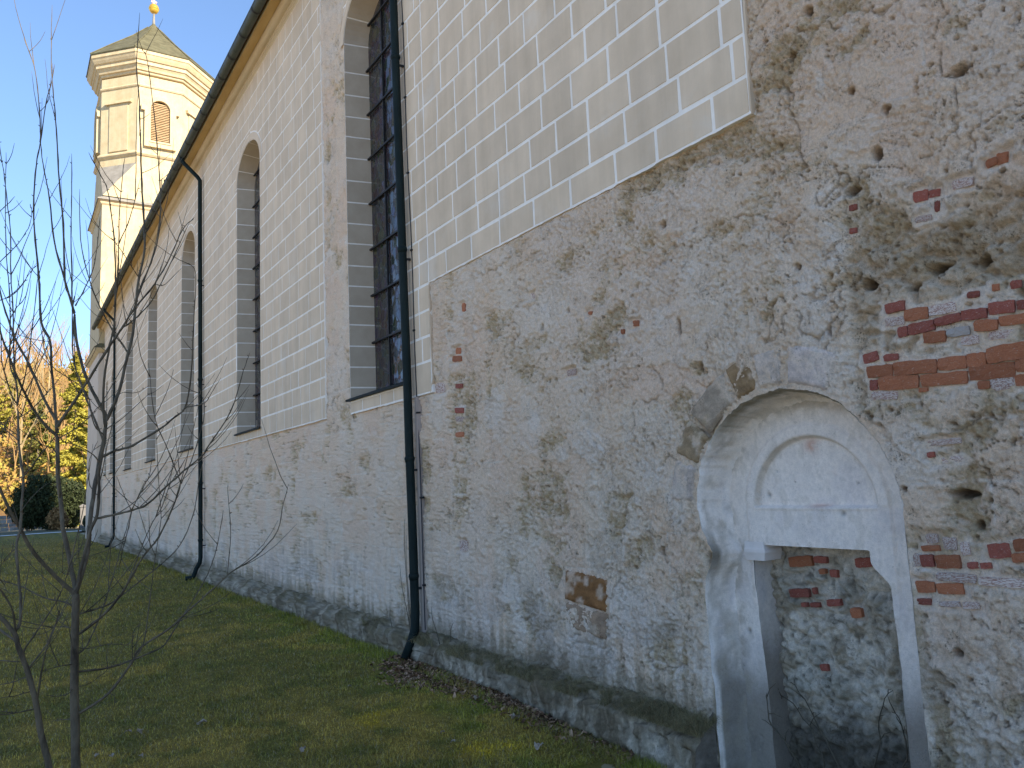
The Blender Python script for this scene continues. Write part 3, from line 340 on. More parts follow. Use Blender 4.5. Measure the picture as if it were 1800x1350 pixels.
# path with a pale edge, low down beyond the church
pm = MB(); pm.add([(-40, 64.0, .015), (5.0, 67.4, .015), (5.0, 67.55, .05), (-40, 64.15, .05), (-40, 64.4, .02), (5, 67.8, .02)], [(0, 1, 2, 3), (3, 2, 5, 4)])
tag(pm.build('path_kerb', mat('pale_kerb', (.62, .60, .54), (.72, .70, .66), 3)), kind='structure')
pm = MB(); pm.add([(-40, 64.41, .012), (14, 68.5, .012), (14, 76, .02), (-40, 73, .02)], [(0, 1, 2, 3)])
tag(pm.build('path', mat('mossy_gravel_path', (.085, .085, .045), (.14, .13, .075), 6, bump=.4)), kind='structure')
# wooded hill
hy = np.linspace(84, 330, 70); hx = np.linspace(-160, 150, 90)
HY, HX = np.meshgrid(hy, hx, indexing='ij')
def hill_h(x, y):
    return np.clip((y - 88) * .29, 0, None) * (.9 + .25 * fbm(x * .02, y * .02, 70, 3)) * sst(330, 150, y) ** .35 * (1 - .30 * sst(0, 60, x)) + 1.2 * (fbm(x * .1, y * .1, 73, 3) - .5) - .3
hz = hill_h(HX, HY)
hc = mixc(np.zeros(HX.shape + (3,)) + np.array([.20, .105, .045]), [.13, .09, .035], sst(.4, .65, fbm(HX * .08, HY * .08, 75, 3)))
hill = link('hill', mesh_np('hill', np.stack([HX, HY, hz], -1).reshape(-1, 3), grid_faces(70, 90), hc.reshape(-1, 3)), M['ground'], None, True)
tag(hill, kind='structure')

# ================================================================== CHURCH NAVE
church = empty('church', (D, 12, 0))
church.location = (0, 0, 0)
tag(church, 'long church nave with painted beige ashlar, tall arched windows and a bare weathered lower wall', 'church')

WINS = [(10.45, 1.0, 3.5, 9.35, .72), (17.5, 1.0, 3.5, 9.35, .72), (24.4, 1.0, 3.5, 9.3, .74), (31.1, 1.05, 3.5, 9.3, .74),
        (37.4, 1.1, 3.45, 9.2, .76), (43.6, .65, 3.5, 8.1, .6), (46.35, .45, 3.5, 8.0, .5)]   # centre y, half width, sill, spring, rise
def hw_open(wd, z, grow=0.0):
    c, a, s, sp, b = wd
    t = np.clip((z - sp) / (b + grow), 0, 1)
    return np.where(z <= sp, a, (a + grow) * np.sqrt(np.clip(1 - t * t, 0, 1))) * (z >= s - 1e-6) * (z <= sp + b + grow)
COURSE = [3.30, 3.68, 4.00, 4.33, 4.67, 4.97, 5.29, 5.62, 5.98, 6.31, 6.66, 7.02, 7.40, 7.76, 8.10, 8.47, 8.86, 9.25, 9.62, 9.97, 10.33, 10.68, 11.05, 11.43]

def cut(zs, lo, hi, grow=0.0, wins=None):
    """pieces of the strip [lo,hi] over heights zs left standing beside the window openings"""
    out = [(lo, hi)]
    for wd in (WINS if wins is None else wins):
        c, a, s, sp, b = wd
        if zs[-1] <= s or zs[0] >= sp + b + grow: continue
        nx = []
        for l, h in out:
            if (h.max() <= c - a - grow) or (l.min() >= c + a + grow): nx.append((l, h)); continue
            w_ = hw_open(wd, zs, grow)
            lf = (l, np.minimum(h, c - w_)); rt = (np.maximum(l, c + w_), h)
            for q in (lf, rt):
                if (q[1] - q[0]).max() > .03: nx.append((q[0], np.maximum(q[0], q[1])))
        out = nx
    return out
def strip_piece(mb, zs, lo, hi, xf, xb, jit=0.0):
    n = len(zs); vs = []
    for i in range(n):
        j = [random.uniform(-jit, jit) for _ in range(4)]
        vs += [(xf, lo[i] + j[0], zs[i] + j[1]), (xf, hi[i] + j[2], zs[i] + j[3]), (xb, lo[i] + j[0], zs[i] + j[1]), (xb, hi[i] + j[2], zs[i] + j[3])]
    fs = []
    for i in range(n - 1):
        a = 4 * i; b = a + 4
        fs += [(a, b, b + 1, a + 1), (a, a + 2, b + 2, b), (a + 1, b + 1, b + 3, a + 3)]
    fs += [(0, 1, 3, 2), (4 * n - 4, 4 * n - 2, 4 * n - 1, 4 * n - 3)]
    mb.add(vs, fs)
def zsamp(z0, z1):
    arch = any(z1 > w_[3] - .02 and z0 < w_[3] + w_[4] + .25 for w_ in WINS)
    v = list(np.linspace(z0, z1, 9 if arch else 2))
    for s in sorted(set(w_[2] for w_ in WINS)):
        if z0 < s < z1: v += [s - .0004, s + .0001]
    return np.array(sorted(v))

XJ = D - .022                 # joint plane: the plaster coat stands 2 cm proud of the bare stone
# regions of the painted coat: (y0, y1, z0, z1)
REG = [(3.53, 8.69, 4.67, 11.43), (8.69, 11.45, 3.27, 11.43), (12.55, 48.0, 3.30, 11.43)]
jm = MB()
for (y0, y1, z0, z1) in REG:
    zz = [z0] + [c for c in COURSE if z0 + .05 < c < z1 - .05] + [z1]
    for a, b in zip(zz, zz[1:]):
        zs = zsamp(a, b)
        if y0 == 8.69:
            pcs = cut(zs, np.full(len(zs), y0), np.full(len(zs), y1))
        else:
            pcs = cut(zs, np.full(len(zs), y0), np.full(len(zs), y1))
        for l, h in pcs: strip_piece(jm, zs, l, h, XJ, D + .05)
jm.build('joint_plaster', M['joint'], church)
# behind-camera part of the nave and the body under the roof
bm_ = MB(); bm_.box(D + .004, D + .5, -32, -3, -.1, 11.43)
bm_.build('wall', M['grey_render'], church)
bm_ = MB(); bm_.box(17.4, 17.9, -32, 48, -.1, 11.6); bm_.build('wall', M['grey_render'], church)
bm_ = MB(); bm_.box(D + .5, 17.4, -32.3, -32, -.1, 11.6); bm_.build('wall', M['grey_render'], church)
bm_ = MB(); bm_.box(D + .62, D + .7, -3, 48, -.1, 11.4); bm_.build('wall_core', M['dark'], church)
bm_ = MB(); bm_.box(D + .02, D + .5, -3, 3.5, 5.85, 11.43); bm_.build('upper_wall', M['grey_render'], church)

# ---- ragged plaster edge
def ragged(name, pts, inward, amp=.014, seed=1, m='joint'):
    """a broken white lip along pts (y,z); inward is the (dy,dz) into the painted coat"""
    P_ = []; 
    for (a, b) in zip(pts, pts[1:]):
        L0 = math.hypot(b[0] - a[0], b[1] - a[1]); k = max(2, int(L0 / .022))
        for i in range(k): P_.append((a[0] + (b[0] - a[0]) * i / k, a[1] + (b[1] - a[1]) * i / k))
    P_.append(pts[-1]); P_ = np.array(P_)
    s = np.arange(len(P_)) * .022
    e = (fbm(s * 9, s * 0 + seed, 80 + seed, 4) - .42) * amp * 1.5 + .007 * (vnoise(s * 1.7, s * 0 + 3.3, 90 + seed) > .72)
    off = -np.array(inward)[None, :] * e[:, None]
    A_ = P_ + np.array(inward)[None, :] * (.03 if m == 'joint' else .012); B_ = P_ + off
    n = len(P_); V = []
    for i in range(n):
        V += [(XJ - .002, *A_[i]), (XJ - .0025, *B_[i]), (D + .035, *(B_[i] + np.array(inward) * .006))]
    F = [(3 * i + k, 3 * i + k + 1, 3 * i + k + 4, 3 * i + k + 3) for i in range(n - 1) for k in (0, 1)]
    mb = MB(); mb.add(V, F); return mb.build(name, M[m], church)
ragged('plaster_edge', [(3.53, 4.67), (8.69, 4.67)], (0, 1), seed=1)
ragged('plaster_edge', [(3.53, 4.672), (3.52, 5.1), (3.50, 5.9)], (1, 0), seed=2, m='block')
ragged('plaster_edge', [(8.69, 4.66), (8.69, 3.9), (8.66, 3.45), (8.74, 3.27)], (1, 0), seed=3, m='block')
ragged('plaster_edge', [(8.74, 3.27), (11.43, 3.26)], (0, 1), .009, seed=4)
ragged('plaster_edge', [(12.55, 3.30), (47.9, 3.31)], (0, 1), .007, seed=5)
ragged('plaster_edge', [(12.55, 3.30), (12.55, 11.4)], (1, 0), .004, seed=6)

# ---- painted blocks
blocks = []
rb = random.Random(5)
G = .019
for (y0, y1, z0, z1) in REG:
    zz = [z0] + [c for c in COURSE if z0 + .05 < c < z1 - .05] + [z1]
    for k, (a, b) in enumerate(zip(zz, zz[1:])):
        y = y0 + rb.uniform(.12, .5)
        edges = [y0]
        if y0 == 8.69 and b < 3.7: edges.append(9.44); y = 9.44 + .4
        while y < y1 - .18:
            edges.append(y); y += rb.choice([.46, .5, .52, .55, .58, .62, .66]) * (1.0 if y < 20 else 1.05)
        edges.append(y1)
        for l, h in zip(edges, edges[1:]):
            zs = zsamp(a + G, (3.455 if (y0 == 8.69 and b < 3.7 and h > 9.5) else b) - G)     # the low course under the first sill
            for pl, ph in cut(zs, np.full(len(zs), l + G), np.full(len(zs), h - G), .20 if b > 9.4 else 0.0):
                c = (pl.mean() + ph.mean()) / 2
                if (ph - pl).max() < .06: continue
                blocks.append((c, zs, pl, ph))
def seen(c, z):   # rough size on the picture
    if c < 3.4 or (z - 2.1) / max(c, .1) > 1.35: return 0
    px = (D * D + c * c + (z - 2.1) ** 2)
    vis = 1.0 if (z - 2.1) * .7 < (c * .832 + 4.48 * .54) * .55 + 1.2 else .15
    return vis * 4.48 / px ** 1.2
blocks.sort(key=lambda q: -seen(q[0], q[1].mean()))
for c, zs, pl, ph in blocks[:290]:
    mb = MB(); strip_piece(mb, zs, pl, ph, XJ - .0045 - rb.uniform(0, .0015), XJ + .002, .0045)
    mb.build('ashlar_block', M['block'], church)
mb = MB()
for c, zs, pl, ph in blocks[290:]:
    strip_piece(mb, zs, pl, ph, XJ - .005, XJ + .002, .002)
tag(mb.build('ashlar_blocks', M['block'], church), kind='stuff')

# ---- windows
def opening_path(wd, inset=0.0, n=28):
    c, a, s, sp, b = wd
    P_ = [(c + a - inset, s)]
    for z in COURSE:
        if s + .12 < z < sp - .1: P_.append((c + a - inset, z))
    P_.append((c + a - inset, sp)); q = []
    for i in range(1, n):
        t = math.pi * i / n; q.append((c + (a - inset) * math.cos(t), sp + (b - inset * .8) * math.sin(t)))
    return P_ + q + [(2 * c - y, z) for y, z in P_[::-1]]
DEPTH = .37; SPL = .085
for wi, wd in enumerate(WINS):
    c, a, s, sp, b = wd
    o_ = opening_path(wd); i_ = opening_path(wd, SPL)
    n = len(o_); mb = MB()
    mb.add([(XJ, *p) for p in o_] + [(D + DEPTH + .03, *p) for p in i_], [(k, k + 1, n + k + 1, n + k) for k in range(n - 1)])
    win = mb.build('window', M['joint'], church)
    win['label'] = ['tall arched window half hidden by the near downpipe', 'arched window beside the second downpipe', 'third arched window', 'fourth arched window', 'fifth arched window', 'small lancet window', 'far small lancet window'][wi]
    # painted blocks on the reveal
    nj = len([z for z in COURSE if s + .12 < z < sp - .1]) + 2
    bl = []
    for side in (0, 1):
        idx = list(range(nj)) if side == 0 else list(range(n - nj, n))
        for k in idx[:-1]: bl.append([k, k + 1])
    st = 5
    k = nj - 1
    while k < n - nj: bl.append(list(range(k, min(k + st, n - nj) + 1))); k += st
    joined = MB()
    for q in bl:
        m_ = MB() if wi < 3 else joined
        def lerp(p, q_, t): return (p[0] + (q_[0] - p[0]) * t, p[1] + (q_[1] - p[1]) * t)
        oo = [o_[k] for k in q]; ii = [i_[k] for k in q]
        def trim(P_):
            P_ = list(P_); L0 = math.hypot(P_[1][0] - P_[0][0], P_[1][1] - P_[0][1]); P_[0] = lerp(P_[0], P_[1], min(.4, .011 / L0))
            L0 = math.hypot(P_[-1][0] - P_[-2][0], P_[-1][1] - P_[-2][1]); P_[-1] = lerp(P_[-1], P_[-2], min(.4, .011 / L0)); return P_
        oo, ii = trim(oo), trim(ii); e = .004
        def ins(p): 
            dy = c - p[0]; dz = (sp - p[1]) if p[1] > sp else 0; d_ = math.hypot(dy, dz) or 1
            return (p[0] + dy / d_ * e, p[1] + dz / d_ * e)
        oo = [ins(p) for p in oo]; ii = [ins(p) for p in ii]; m = len(oo)
        m_.add([(XJ + .003, *p) for p in oo] + [(D + DEPTH + .02, *p) for p in ii], [(k, k + 1, m + k + 1, m + k) for k in range(m - 1)])
        if wi < 3: m_.build('reveal_block', M['reveal'], win)
    if wi >= 3: tag(joined.build('reveal_blocks', M['reveal'], win), kind='stuff')
    # arch band
    if wi < 5:
        mb = MB(); P1 = []; P2 = []
        for k in range(33):
            t = math.pi * k / 32
            P1.append((c + (a + .004) * math.cos(t), sp + (b + .004) * math.sin(t))); P2.append((c + (a + .165) * math.cos(t), sp + (b + .165) * math.sin(t)))
        mb.add([(XJ - .005, *p) for p in P1] + [(XJ - .005, *p) for p in P2], [(k, k + 1, 34 + k, 33 + k) for k in range(32)])
        mb.build('arch_band', M['block'], win)
    # glass
    xg = D + DEPTH; zt = sp + b - SPL * .8; ai = a - SPL
    wi2 = (c, ai, s, sp, b - SPL * .8)
    zb = [s + .13]
    while zb[-1] + .755 < zt - .2: zb.append(zb[-1] + .755)
    zb.append(zt - .003); nv = 3 if a > .8 else 1
    yb = [c - ai + 2 * ai * k / nv for k in range(nv + 1)]
    for za, zc_ in zip(zb, zb[1:]):
        for ya, yc in zip(yb, yb[1:]):
            zs = np.linspace(za, zc_, 7 if zc_ > sp else 2); w_ = hw_open(wi2, zs)
            l = np.maximum(ya, c - w_); h = np.minimum(yc, c + w_); h = np.maximum(l, h)
            if (h - l).max() < .02: continue
            mb = MB(); vs = [(xg + .01 * rb.uniform(-.3, .3), l[i], zs[i]) for i in range(len(zs))] + [(xg, h[i], zs[i]) for i in range(len(zs))]
            m = len(zs); mb.add(vs, [(i, i + 1, m + i + 1, m + i) for i in range(m - 1)])
            mb.build('pane', M['glass'], win)
    for z in zb[1:-1]:
        w_ = float(hw_open(wi2, np.array([z]))[0]); mb = MB()
        mb.box(xg - .055, xg - .02, c - w_ - .02, c + w_ + .02, z - .014, z + .014); mb.build('bar', M['iron'], win)
    for y in yb[1:-1]:
        zz = sp + (b - SPL * .8) * math.sqrt(max(0, 1 - ((y - c) / ai) ** 2)); mb = MB()
        mb.box(xg - .04, xg - .008, y - .011, y + .011, s + .05, zz); mb.build('bar', M['iron'], win)
    # sill of dark copper
    mb = MB(); y0, y1 = c - a - .05, c + a + .05
    prof = [(D + DEPTH + .02, s + .15), (D - .05, s + .005), (D - .085, s - .012), (D - .085, s - .04), (D - .06, s - .04), (D + DEPTH, s - .02)]
    ylo = [c - ai, c - a + .02, y0, y0, y0, c - ai]; yhi = [2 * c - v for v in ylo]
    m = len(prof); mb.add([(p[0], ylo[i], p[1]) for i, p in enumerate(prof)] + [(p[0], yhi[i], p[1]) for i, p in enumerate(prof)], [(i, (i + 1) % m, m + (i + 1) % m, m + i) for i in range(m)])
    mb.build('sill', M['copper'], win)

# ---- cornice, gutter, roof
def extrude(name, prof, y0, y1, m, parent, closed=False, seg=1, smooth=False):
    mb = MB(); k = len(prof); ysx = np.linspace(y0, y1, seg + 1)
    for y in ysx: mb.v += [(p[0], y, p[1]) for p in prof]
    for s_ in range(seg):
        for i in range(k if closed else k - 1):
            a = s_ * k + i; b = s_ * k + (i + 1) % k; mb.f.append((a, b, b + k, a + k))
    mb.f += [tuple(range(k))[::-1], tuple(seg * k + i for i in range(k))]
    return mb.build(name, m, parent, smooth)
cp = [(D + .3, 11.43), (D - .025, 11.43), (D - .04, 11.455), (D - .055, 11.46), (D - .055, 11.50), (D - .075, 11.51), (D - .075, 11.545)]
for i in range(9):
    t = math.pi * (.0 + i / 8 * .62); cp.append((D - .13 - .075 * math.sin(t) + .0, 11.545 + .075 - .075 * math.cos(t)))
cp += [(D - .215, 11.68), (D + .3, 11.7)]
extrude('soffit', [(D - .216, 11.655), (D - .40, 11.640), (D - .40, 11.75), (D - .216, 11.76)], -32, 48.25, M['soffit'], church, True, 40)
extrude('cornice', cp, -32, 48.25, M['cornice'], church, True, 40)
gx, gz, gr = D - .55, 11.665, .095
gp = [(gx - (gr) * math.cos(math.pi * k / 12), gz - gr * math.sin(math.pi * k / 12)) for k in range(13)]
gp = [(gx - gr - .012, gz + .012)] + gp + [(gx + gr * .86, gz), ] + [(gx - gr * .86 * math.cos(math.pi * k / 12) * -1, gz - gr * .86 * math.sin(math.pi * k / 12)) for k in range(1, 12)] + [(gx - gr * .86, gz)]
gut = extrude('gutter', gp, -32, 48.4, M['gutter'], church, True, 60)
for k in range(44):
    y = 6.0 + k * .97
    gj = [(gx - (gr + .012) * math.cos(math.pi * i / 12), gz - (gr + .012) * math.sin(math.pi * i / 12)) for i in range(13)]
    mb = MB(); mb.add([(p[0], y - .028, p[1]) for p in gj] + [(p[0], y + .028, p[1]) for p in gj], [(i, i + 1, 14 + i, 13 + i) for i in range(12)])
    mb.build('gutter_joint', M['iron'], gut)
extrude('roof', [(D - .50, 11.72), (11.2, 18.5), (18.4, 11.72), (18.4, 11.62), (11.2, 18.38), (D - .46, 11.69)], -32.5, 48.0, M['roof_nave'], church, True, 8)

# ---- downpipes
def downpipe(y, ybot, label, shoe):
    xp = D - .115; r = .056; mb = MB()
    pts = [(gx, y + .25, gz - .09), (gx, y + .25, gz - .16), (gx + .05, y + .22, gz - .25), (xp - .06, y + .06, 11.02), (xp, y, 10.9), (xp, y, 10.7)]
    pts += [(xp + random.uniform(-.004, .004), y + (ybot - y) * (10.7 - z) / 10.2 + random.uniform(-.006, .006), z) for z in (9, 7.4, 6.2, 4.9, 3.7, 2.6, 1.5, .55)]
    if shoe: pts += [(xp - .02, ybot, .42), (xp - .10, ybot + .02, .27), (xp - .16, ybot + .02, .10), (xp - .19, ybot + .03, .06), (xp - .36, ybot + .05, .045)]
    else: pts += [(xp - .01, ybot, .36), (xp - .05, ybot + .02, .22), (xp - .14, ybot + .03, .02)]
    mb.tube(pts, r, 14); dp = mb.build('downpipe', M['copper'], church, True); dp['label'] = label
    for z in (8.0, 5.25, 2.47, 1.0):
        yy = y + (ybot - y) * (10.7 - z) / 10.2
        m2 = MB(); m2.tube([(xp, yy, z - .045), (xp, yy, z - .02), (xp, yy, z), (xp, yy, z + .03)], [r + .002, r + .007, r + .014, r + .006], 14); m2.build('collar', M['copper'], dp, True)
        m2 = MB(); m2.box(xp + .03, D + .02, yy - .075, yy - .055, z - .16, z - .13); m2.build('bracket', M['iron'], dp)
    return dp
downpipe(9.34, 9.17, 'near downpipe in front of the first window', False)
downpipe(22.28, 21.95, 'downpipe between the second and third windows', True)
downpipe(42.5, 41.2, 'far downpipe', True)
# cable with clips and the pale strip behind it
mb = MB(); cy = [(z, 9.085 + .012 * math.sin(z * 2.1) + (9.26 - 9.085) * max(0, z - 1) / 8.4) for z in np.linspace(.35, 10.9, 40)]
mb.tube([(D - .035, y - .03, z) for z, y in cy], .007, 6); cb = mb.build('lightning_cable', M['cable'], church)
for k in range(2, 40, 4):
    z, y = cy[k]; m2 = MB(); m2.box(D - .05, D, y - .05, y - .012, z - .012, z + .012); m2.build('clip', M['iron'], cb)
mb = MB(); mb.add([(D - .045, 9.145, .3), (D - .045, 9.07, .3), (D - .045, 9.085, 3.26), (D - .045, 9.155, 3.26), (D + .02, 9.145, .3), (D + .02, 9.07, .3), (D + .02, 9.085, 3.26), (D + .02, 9.155, 3.26)],
                  [(0, 1, 2, 3), (1, 5, 6, 2), (0, 3, 7, 4), (3, 2, 6, 7)]); mb.build('cover_strip', M['strip'], church)
# ================================================================== BARE MASONRY
NC, NZ, NR = 3.54, 1.83, .83          # niche: centre y, spring z, radius
def niche_sd(Y, Z):                   # >0 outside the niche opening
    ang = np.arctan2(Z - NZ, Y - NC)
    r = NR + .022 * (fbm(ang * 7, Y * 0 + 2.0, 101, 3) - .5) + .014 * (fbm(ang * 30, Y * 0, 104, 2) - .5)
    side = np.where(Y > NC, .815 + .03 * (fbm(Z * 6, Z * 0, 106, 3) - .5) - .03 * sst(1.5, .3, Z), .825 + .012 * (fbm(Z * 6, Z * 0 + 4, 107, 3) - .5))
    brk = .11 * np.exp(-((Z - 1.50) / .16) ** 2) * (Y > NC) * (.6 + .8 * fbm(Z * 14, Z * 0, 108, 3))
    return np.where(Z > NZ, np.hypot(Y - NC, Z - NZ) - r, np.abs(Y - NC) - side + brk)
def snap_niche(Y, Z):
    """move points onto the rim"""
    for _ in range(4):
        s = niche_sd(Y, Z)
        up = Z > NZ
        d_ = np.hypot(Y - NC, Z - NZ) + 1e-9
        Y2 = np.where(up, Y - s * (Y - NC) / d_, Y - s * np.sign(Y - NC)); Z2 = np.where(up, Z - s * (Z - NZ) / d_, Z)
        Y, Z = Y2, Z2
    return Y, Z
def blobs(Y, Z, L, k=1.0):
    s = np.zeros(Y.shape)
    for y, z, ry, rz in L: s = np.maximum(s, np.exp(-k * (((Y - y) / ry) ** 2 + ((Z - z) / rz) ** 2)))
    return s
_bx = [(b[0], b[1], b[2] / 2 + .028, b[3] / 2 + .02) for b in BRICKS]
def brick_mask(Y, Z):
    s = np.zeros(Y.shape)
    wob = .75 * (fbm(Y * 20, Z * 20, 96, 3) - .5)
    for y, z, a, b in _bx: s = np.maximum(s, sst(1.35, .85, wob + np.maximum(np.abs(Y - y) / a, np.abs(Z - z) / b)))
    return s
def rough_field(Y, Z, det):
    """relief (m, + towards the viewer) and colour of the bare wall"""
    wy = Y + .10 * (fbm(Y * 2.5, Z * 2.5, 110, 3) - .5); wz = Z + .10 * (fbm(Y * 2.5, Z * 2.5, 113, 3) - .5)
    big = fbm(wy * .8, wz * .8, 1, 3); med = fbm(wy * 5.5, wz * 5.5, 5, 4); fin = fbm(Y * 27, Z * 27, 9, 3); mic = fbm(Y * 52, Z * 52, 14, 2)
    bil = np.abs(2 * fbm(Y * 17 + .8 * (fin - .5), Z * 15, 16, 3, .6) - 1); fade = np.clip(7.5 / Y, .12, 1)
    ra = np.where(Y < 4.4, .9, .12) + .7 * (fbm(Y * .9, Z * .9, 19, 2) - .5); ca, sa = np.cos(ra), np.sin(ra)
    cu = wy * ca - wz * sa; cv = wy * sa + wz * ca
    chis = fbm(cu * 26, cv * 7.5, 24, 3, .6); chb = np.abs(2 * fbm(cu * 13, cv * 4.2, 26, 2) - 1)
    right = sst(4.6, 3.2, Y); low = sst(2.0, .5, Z)
    ol = blobs(Y, Z, OLIVE, 1.0); wh = np.maximum(blobs(Y, Z, WHITE, 1.0), blobs(Y, Z, [(3.18, 3.1, .17, .42), (3.12, 2.75, .12, .2)], 1.0))
    bmk = brick_mask(Y, Z) if det else np.zeros(Y.shape)
    e = fbm(wy * 2.1, wz * 2.4, 20, 6, .58) + .20 * (fin - .5) + .13 * ol - .16 * wh + .03 * right - .05 * sst(8.6, 10, Y)
    er = sst(.565, .615, e)
    deep = sst(.64, .70, e)
    l2 = sst(.50, .512, fbm(wy * 1.15, wz * 1.5, 30, 5) + .10 * wh - .08 * ol)      # younger coat with a step at its edge
    l3 = sst(.555, .563, fbm(wy * 2.6 + 7, wz * 2.2, 34, 5))
    d1, d2, rid = worley(wy * 9.5, wz * 9.5, 3)
    lump = sst(0, .35, d2 - d1)
    p1, p2, pr = worley(Y * 15 + .6 * fin, Z * 15, 5)
    pit = sst(.26, .10, p1) * (pr > .80) * sst(.42, .52, e)
    q1, q2, qr = worley(Y * 42, Z * 42, 6)
    pit2 = sst(.34, .1, q1) * (qr > .70) * sst(.38, .56, e)
    # ghost of the coursed blocks under the coat
    cz = np.interp(Z + .015 * (fbm(Y * 3, Z * 3, 40, 2) - .5), [-.2, .30, .62, .96, 1.30, 1.66, 2.0, 2.34, 2.68, 3.02, 3.34, 3.68, 4.0, 4.33, 4.67, 5.0, 5.33, 5.66, 6.0, 12.0], np.arange(20) + 0.0)
    ci = np.floor(cz); by = Y / .56 + ci * .37 + .25 * vnoise(ci * 3.3, ci * 1.7, 44); bi = np.floor(by + .12 * (vnoise(by, ci, 46) - .5))
    fz = cz - ci; fy = by - np.floor(by)
    jd = np.minimum(np.minimum(fz, 1 - fz) * .34, np.minimum(fy, 1 - fy) * .56)
    tone = vnoise(bi * 7.7 + .5, ci * 5.1 + .5, 47)
    ghost = sst(.36, .54, fbm(Y * .9, Z * .9, 48, 3) + .18 * sst(8.0, 9.5, Y) - .10 * right + .06 * sst(2.6, 1.6, Z))
    jl = sst(.011, .004, jd) * ghost * sst(.40, .55, fbm(Y * 6, Z * 6, 49, 2))
    streak = fbm(Y * 13, Z * 1.7, 60, 4)
    # cracks
    ck = np.abs(fbm(wy * 1.6 + 3, wz * 1.9, 66, 4) - .5); crack = sst(.007, .0015, ck) * sst(.48, .6, fbm(Y * 1.1, Z * 1.1, 69, 2) + .08 * right)
    sm_ = 1 - .45 * wh
    h = .022 * (big - .5) + .026 * sm_ * (med - .5) * (.7 + .9 * er + .6 * right) + .022 * sm_ * (fin - .5) * (1 + 1.1 * er) * fade + .016 * (mic - .5) * (1 + er) * fade - .016 * sst(.11, 0, bil) * sst(.40, .56, fbm(Y * 2.7, Z * 2.7, 18, 3) + .07 * right) * fade
    h += (.020 * (chis - .5) - .012 * sst(.13, 0, chb)) * sst(.36, .52, fbm(Y * 1.7, Z * 1.7, 28, 3)) * fade
    h += -.014 * er - .018 * deep + .012 * l2 + .009 * l3 + .010 * (lump - .6) * er + .004 * (tone - .5) * ghost - .006 * jl - .026 * crack
    h += -.036 * pit - .010 * pit2
    hard = np.zeros(Y.shape)
    if det:
        for y, z, ry, rz in PITS:
            q = np.exp(-(((Y - y + .02 * (fin - .5)) / ry) ** 2 + ((Z - z + .03 * (fin - .5)) / rz) ** 2) ** 2.6); hard = np.maximum(hard, q)
        h -= .13 * hard
        # right of the line y=2.95 the coat is gone and rubble shows between z 2.7 and 3.4
        rub = sst(2.98, 2.90, Y + .03 * (fbm(Z * 9, Z * 0, 77, 3) - .5)) * sst(2.45, 2.60, Z) * sst(3.70, 3.35, Z + .25 * (fbm(Y * 2, Z * 2, 78, 3) - .5))
        r1, r2, rr = worley(wy * 5.2, wz * 7.5, 9)
        h += rub * (-.048 + .045 * (sst(.0, .45, r2 - r1) - .5) + .03 * (rr - .5) * sst(0, .3, r2 - r1)) * (1 - bmk)
        h = h * (1 - bmk) + bmk * (-.022 + .016 * (fin - .5) + .016 * (med - .5) + .008 * (mic - .5))
    else:
        rub = np.zeros(Y.shape)
    # colour
    pt = fbm(wy * 1.3, wz * 1.3, 84, 4)
    col = np.zeros(Y.shape + (3,)) + np.array([.455, .392, .325])
    col = mixc(col, [.472, .398, .334], sst(.42, .62, pt) * .8)
    col = mixc(col, [.40, .375, .335], sst(.52, .40, pt) * .7)
    col = mixc(col, [.50, .46, .41], l2 * .55)
    col = mixc(col, [.43, .36, .285], l3 * .45)
    col = mixc(col, [.56, .535, .50], sst(.35, .75, wh) * .75)
    col *= (1 + ghost * (tone - .5) * .26)[..., None]
    col = mixc(col, [.345, .305, .24], er * .60)
    col = mixc(col, [.235, .19, .115], deep * .70 * sst(.35, .6, fin + .15 * ol))
    col = mixc(col, [.29, .25, .19], rub * .68 * (1 - bmk))
    col = mixc(col, [.15, .125, .09], np.clip(pit + .8 * pit2 * er + .35 * pit2, 0, 1) * .8)
    col = mixc(col, [.58, .56, .53], jl * .75)
    col = mixc(col, [.12, .10, .08], crack * .55)
    col = mixc(col, [.05, .042, .034], hard * .85)
    # weather streaks and grey damp patches low on the wall
    col = mixc(col, [.50, .48, .46], low * sst(.50, .64, streak) * .55)
    col = mixc(col, [.27, .235, .20], low * sst(.50, .38, streak) * .42 * (1 - er * .5))
    damp = sst(.50, .62, fbm(Y * 1.4, Z * 1.9, 88, 4)) * sst(1.35, .7, Z)
    col = mixc(col, [.27, .265, .27], damp * .42)
    col = mixc(col, [.115, .105, .075], sst(.62, .30, Z + .22 * (streak - .5) + .12 * (med - .5)) * .75)
    col = mixc(col, [.50, .475, .45], bmk * (.05 + .60 * sst(.44, .62, fbm(Y * 8, Z * 8, 94, 4))))
    col *= (.86 + .28 * fin + .05 * (mic - .5) * 2)[..., None] * np.array([2.03, 1.77, 1.50]) * (1 - .06 * sst(2.98, 2.88, Y))[..., None]
    col = col * np.minimum(1, .84 / col.max(-1))[..., None]
    return h, np.clip(col, .02, .85)

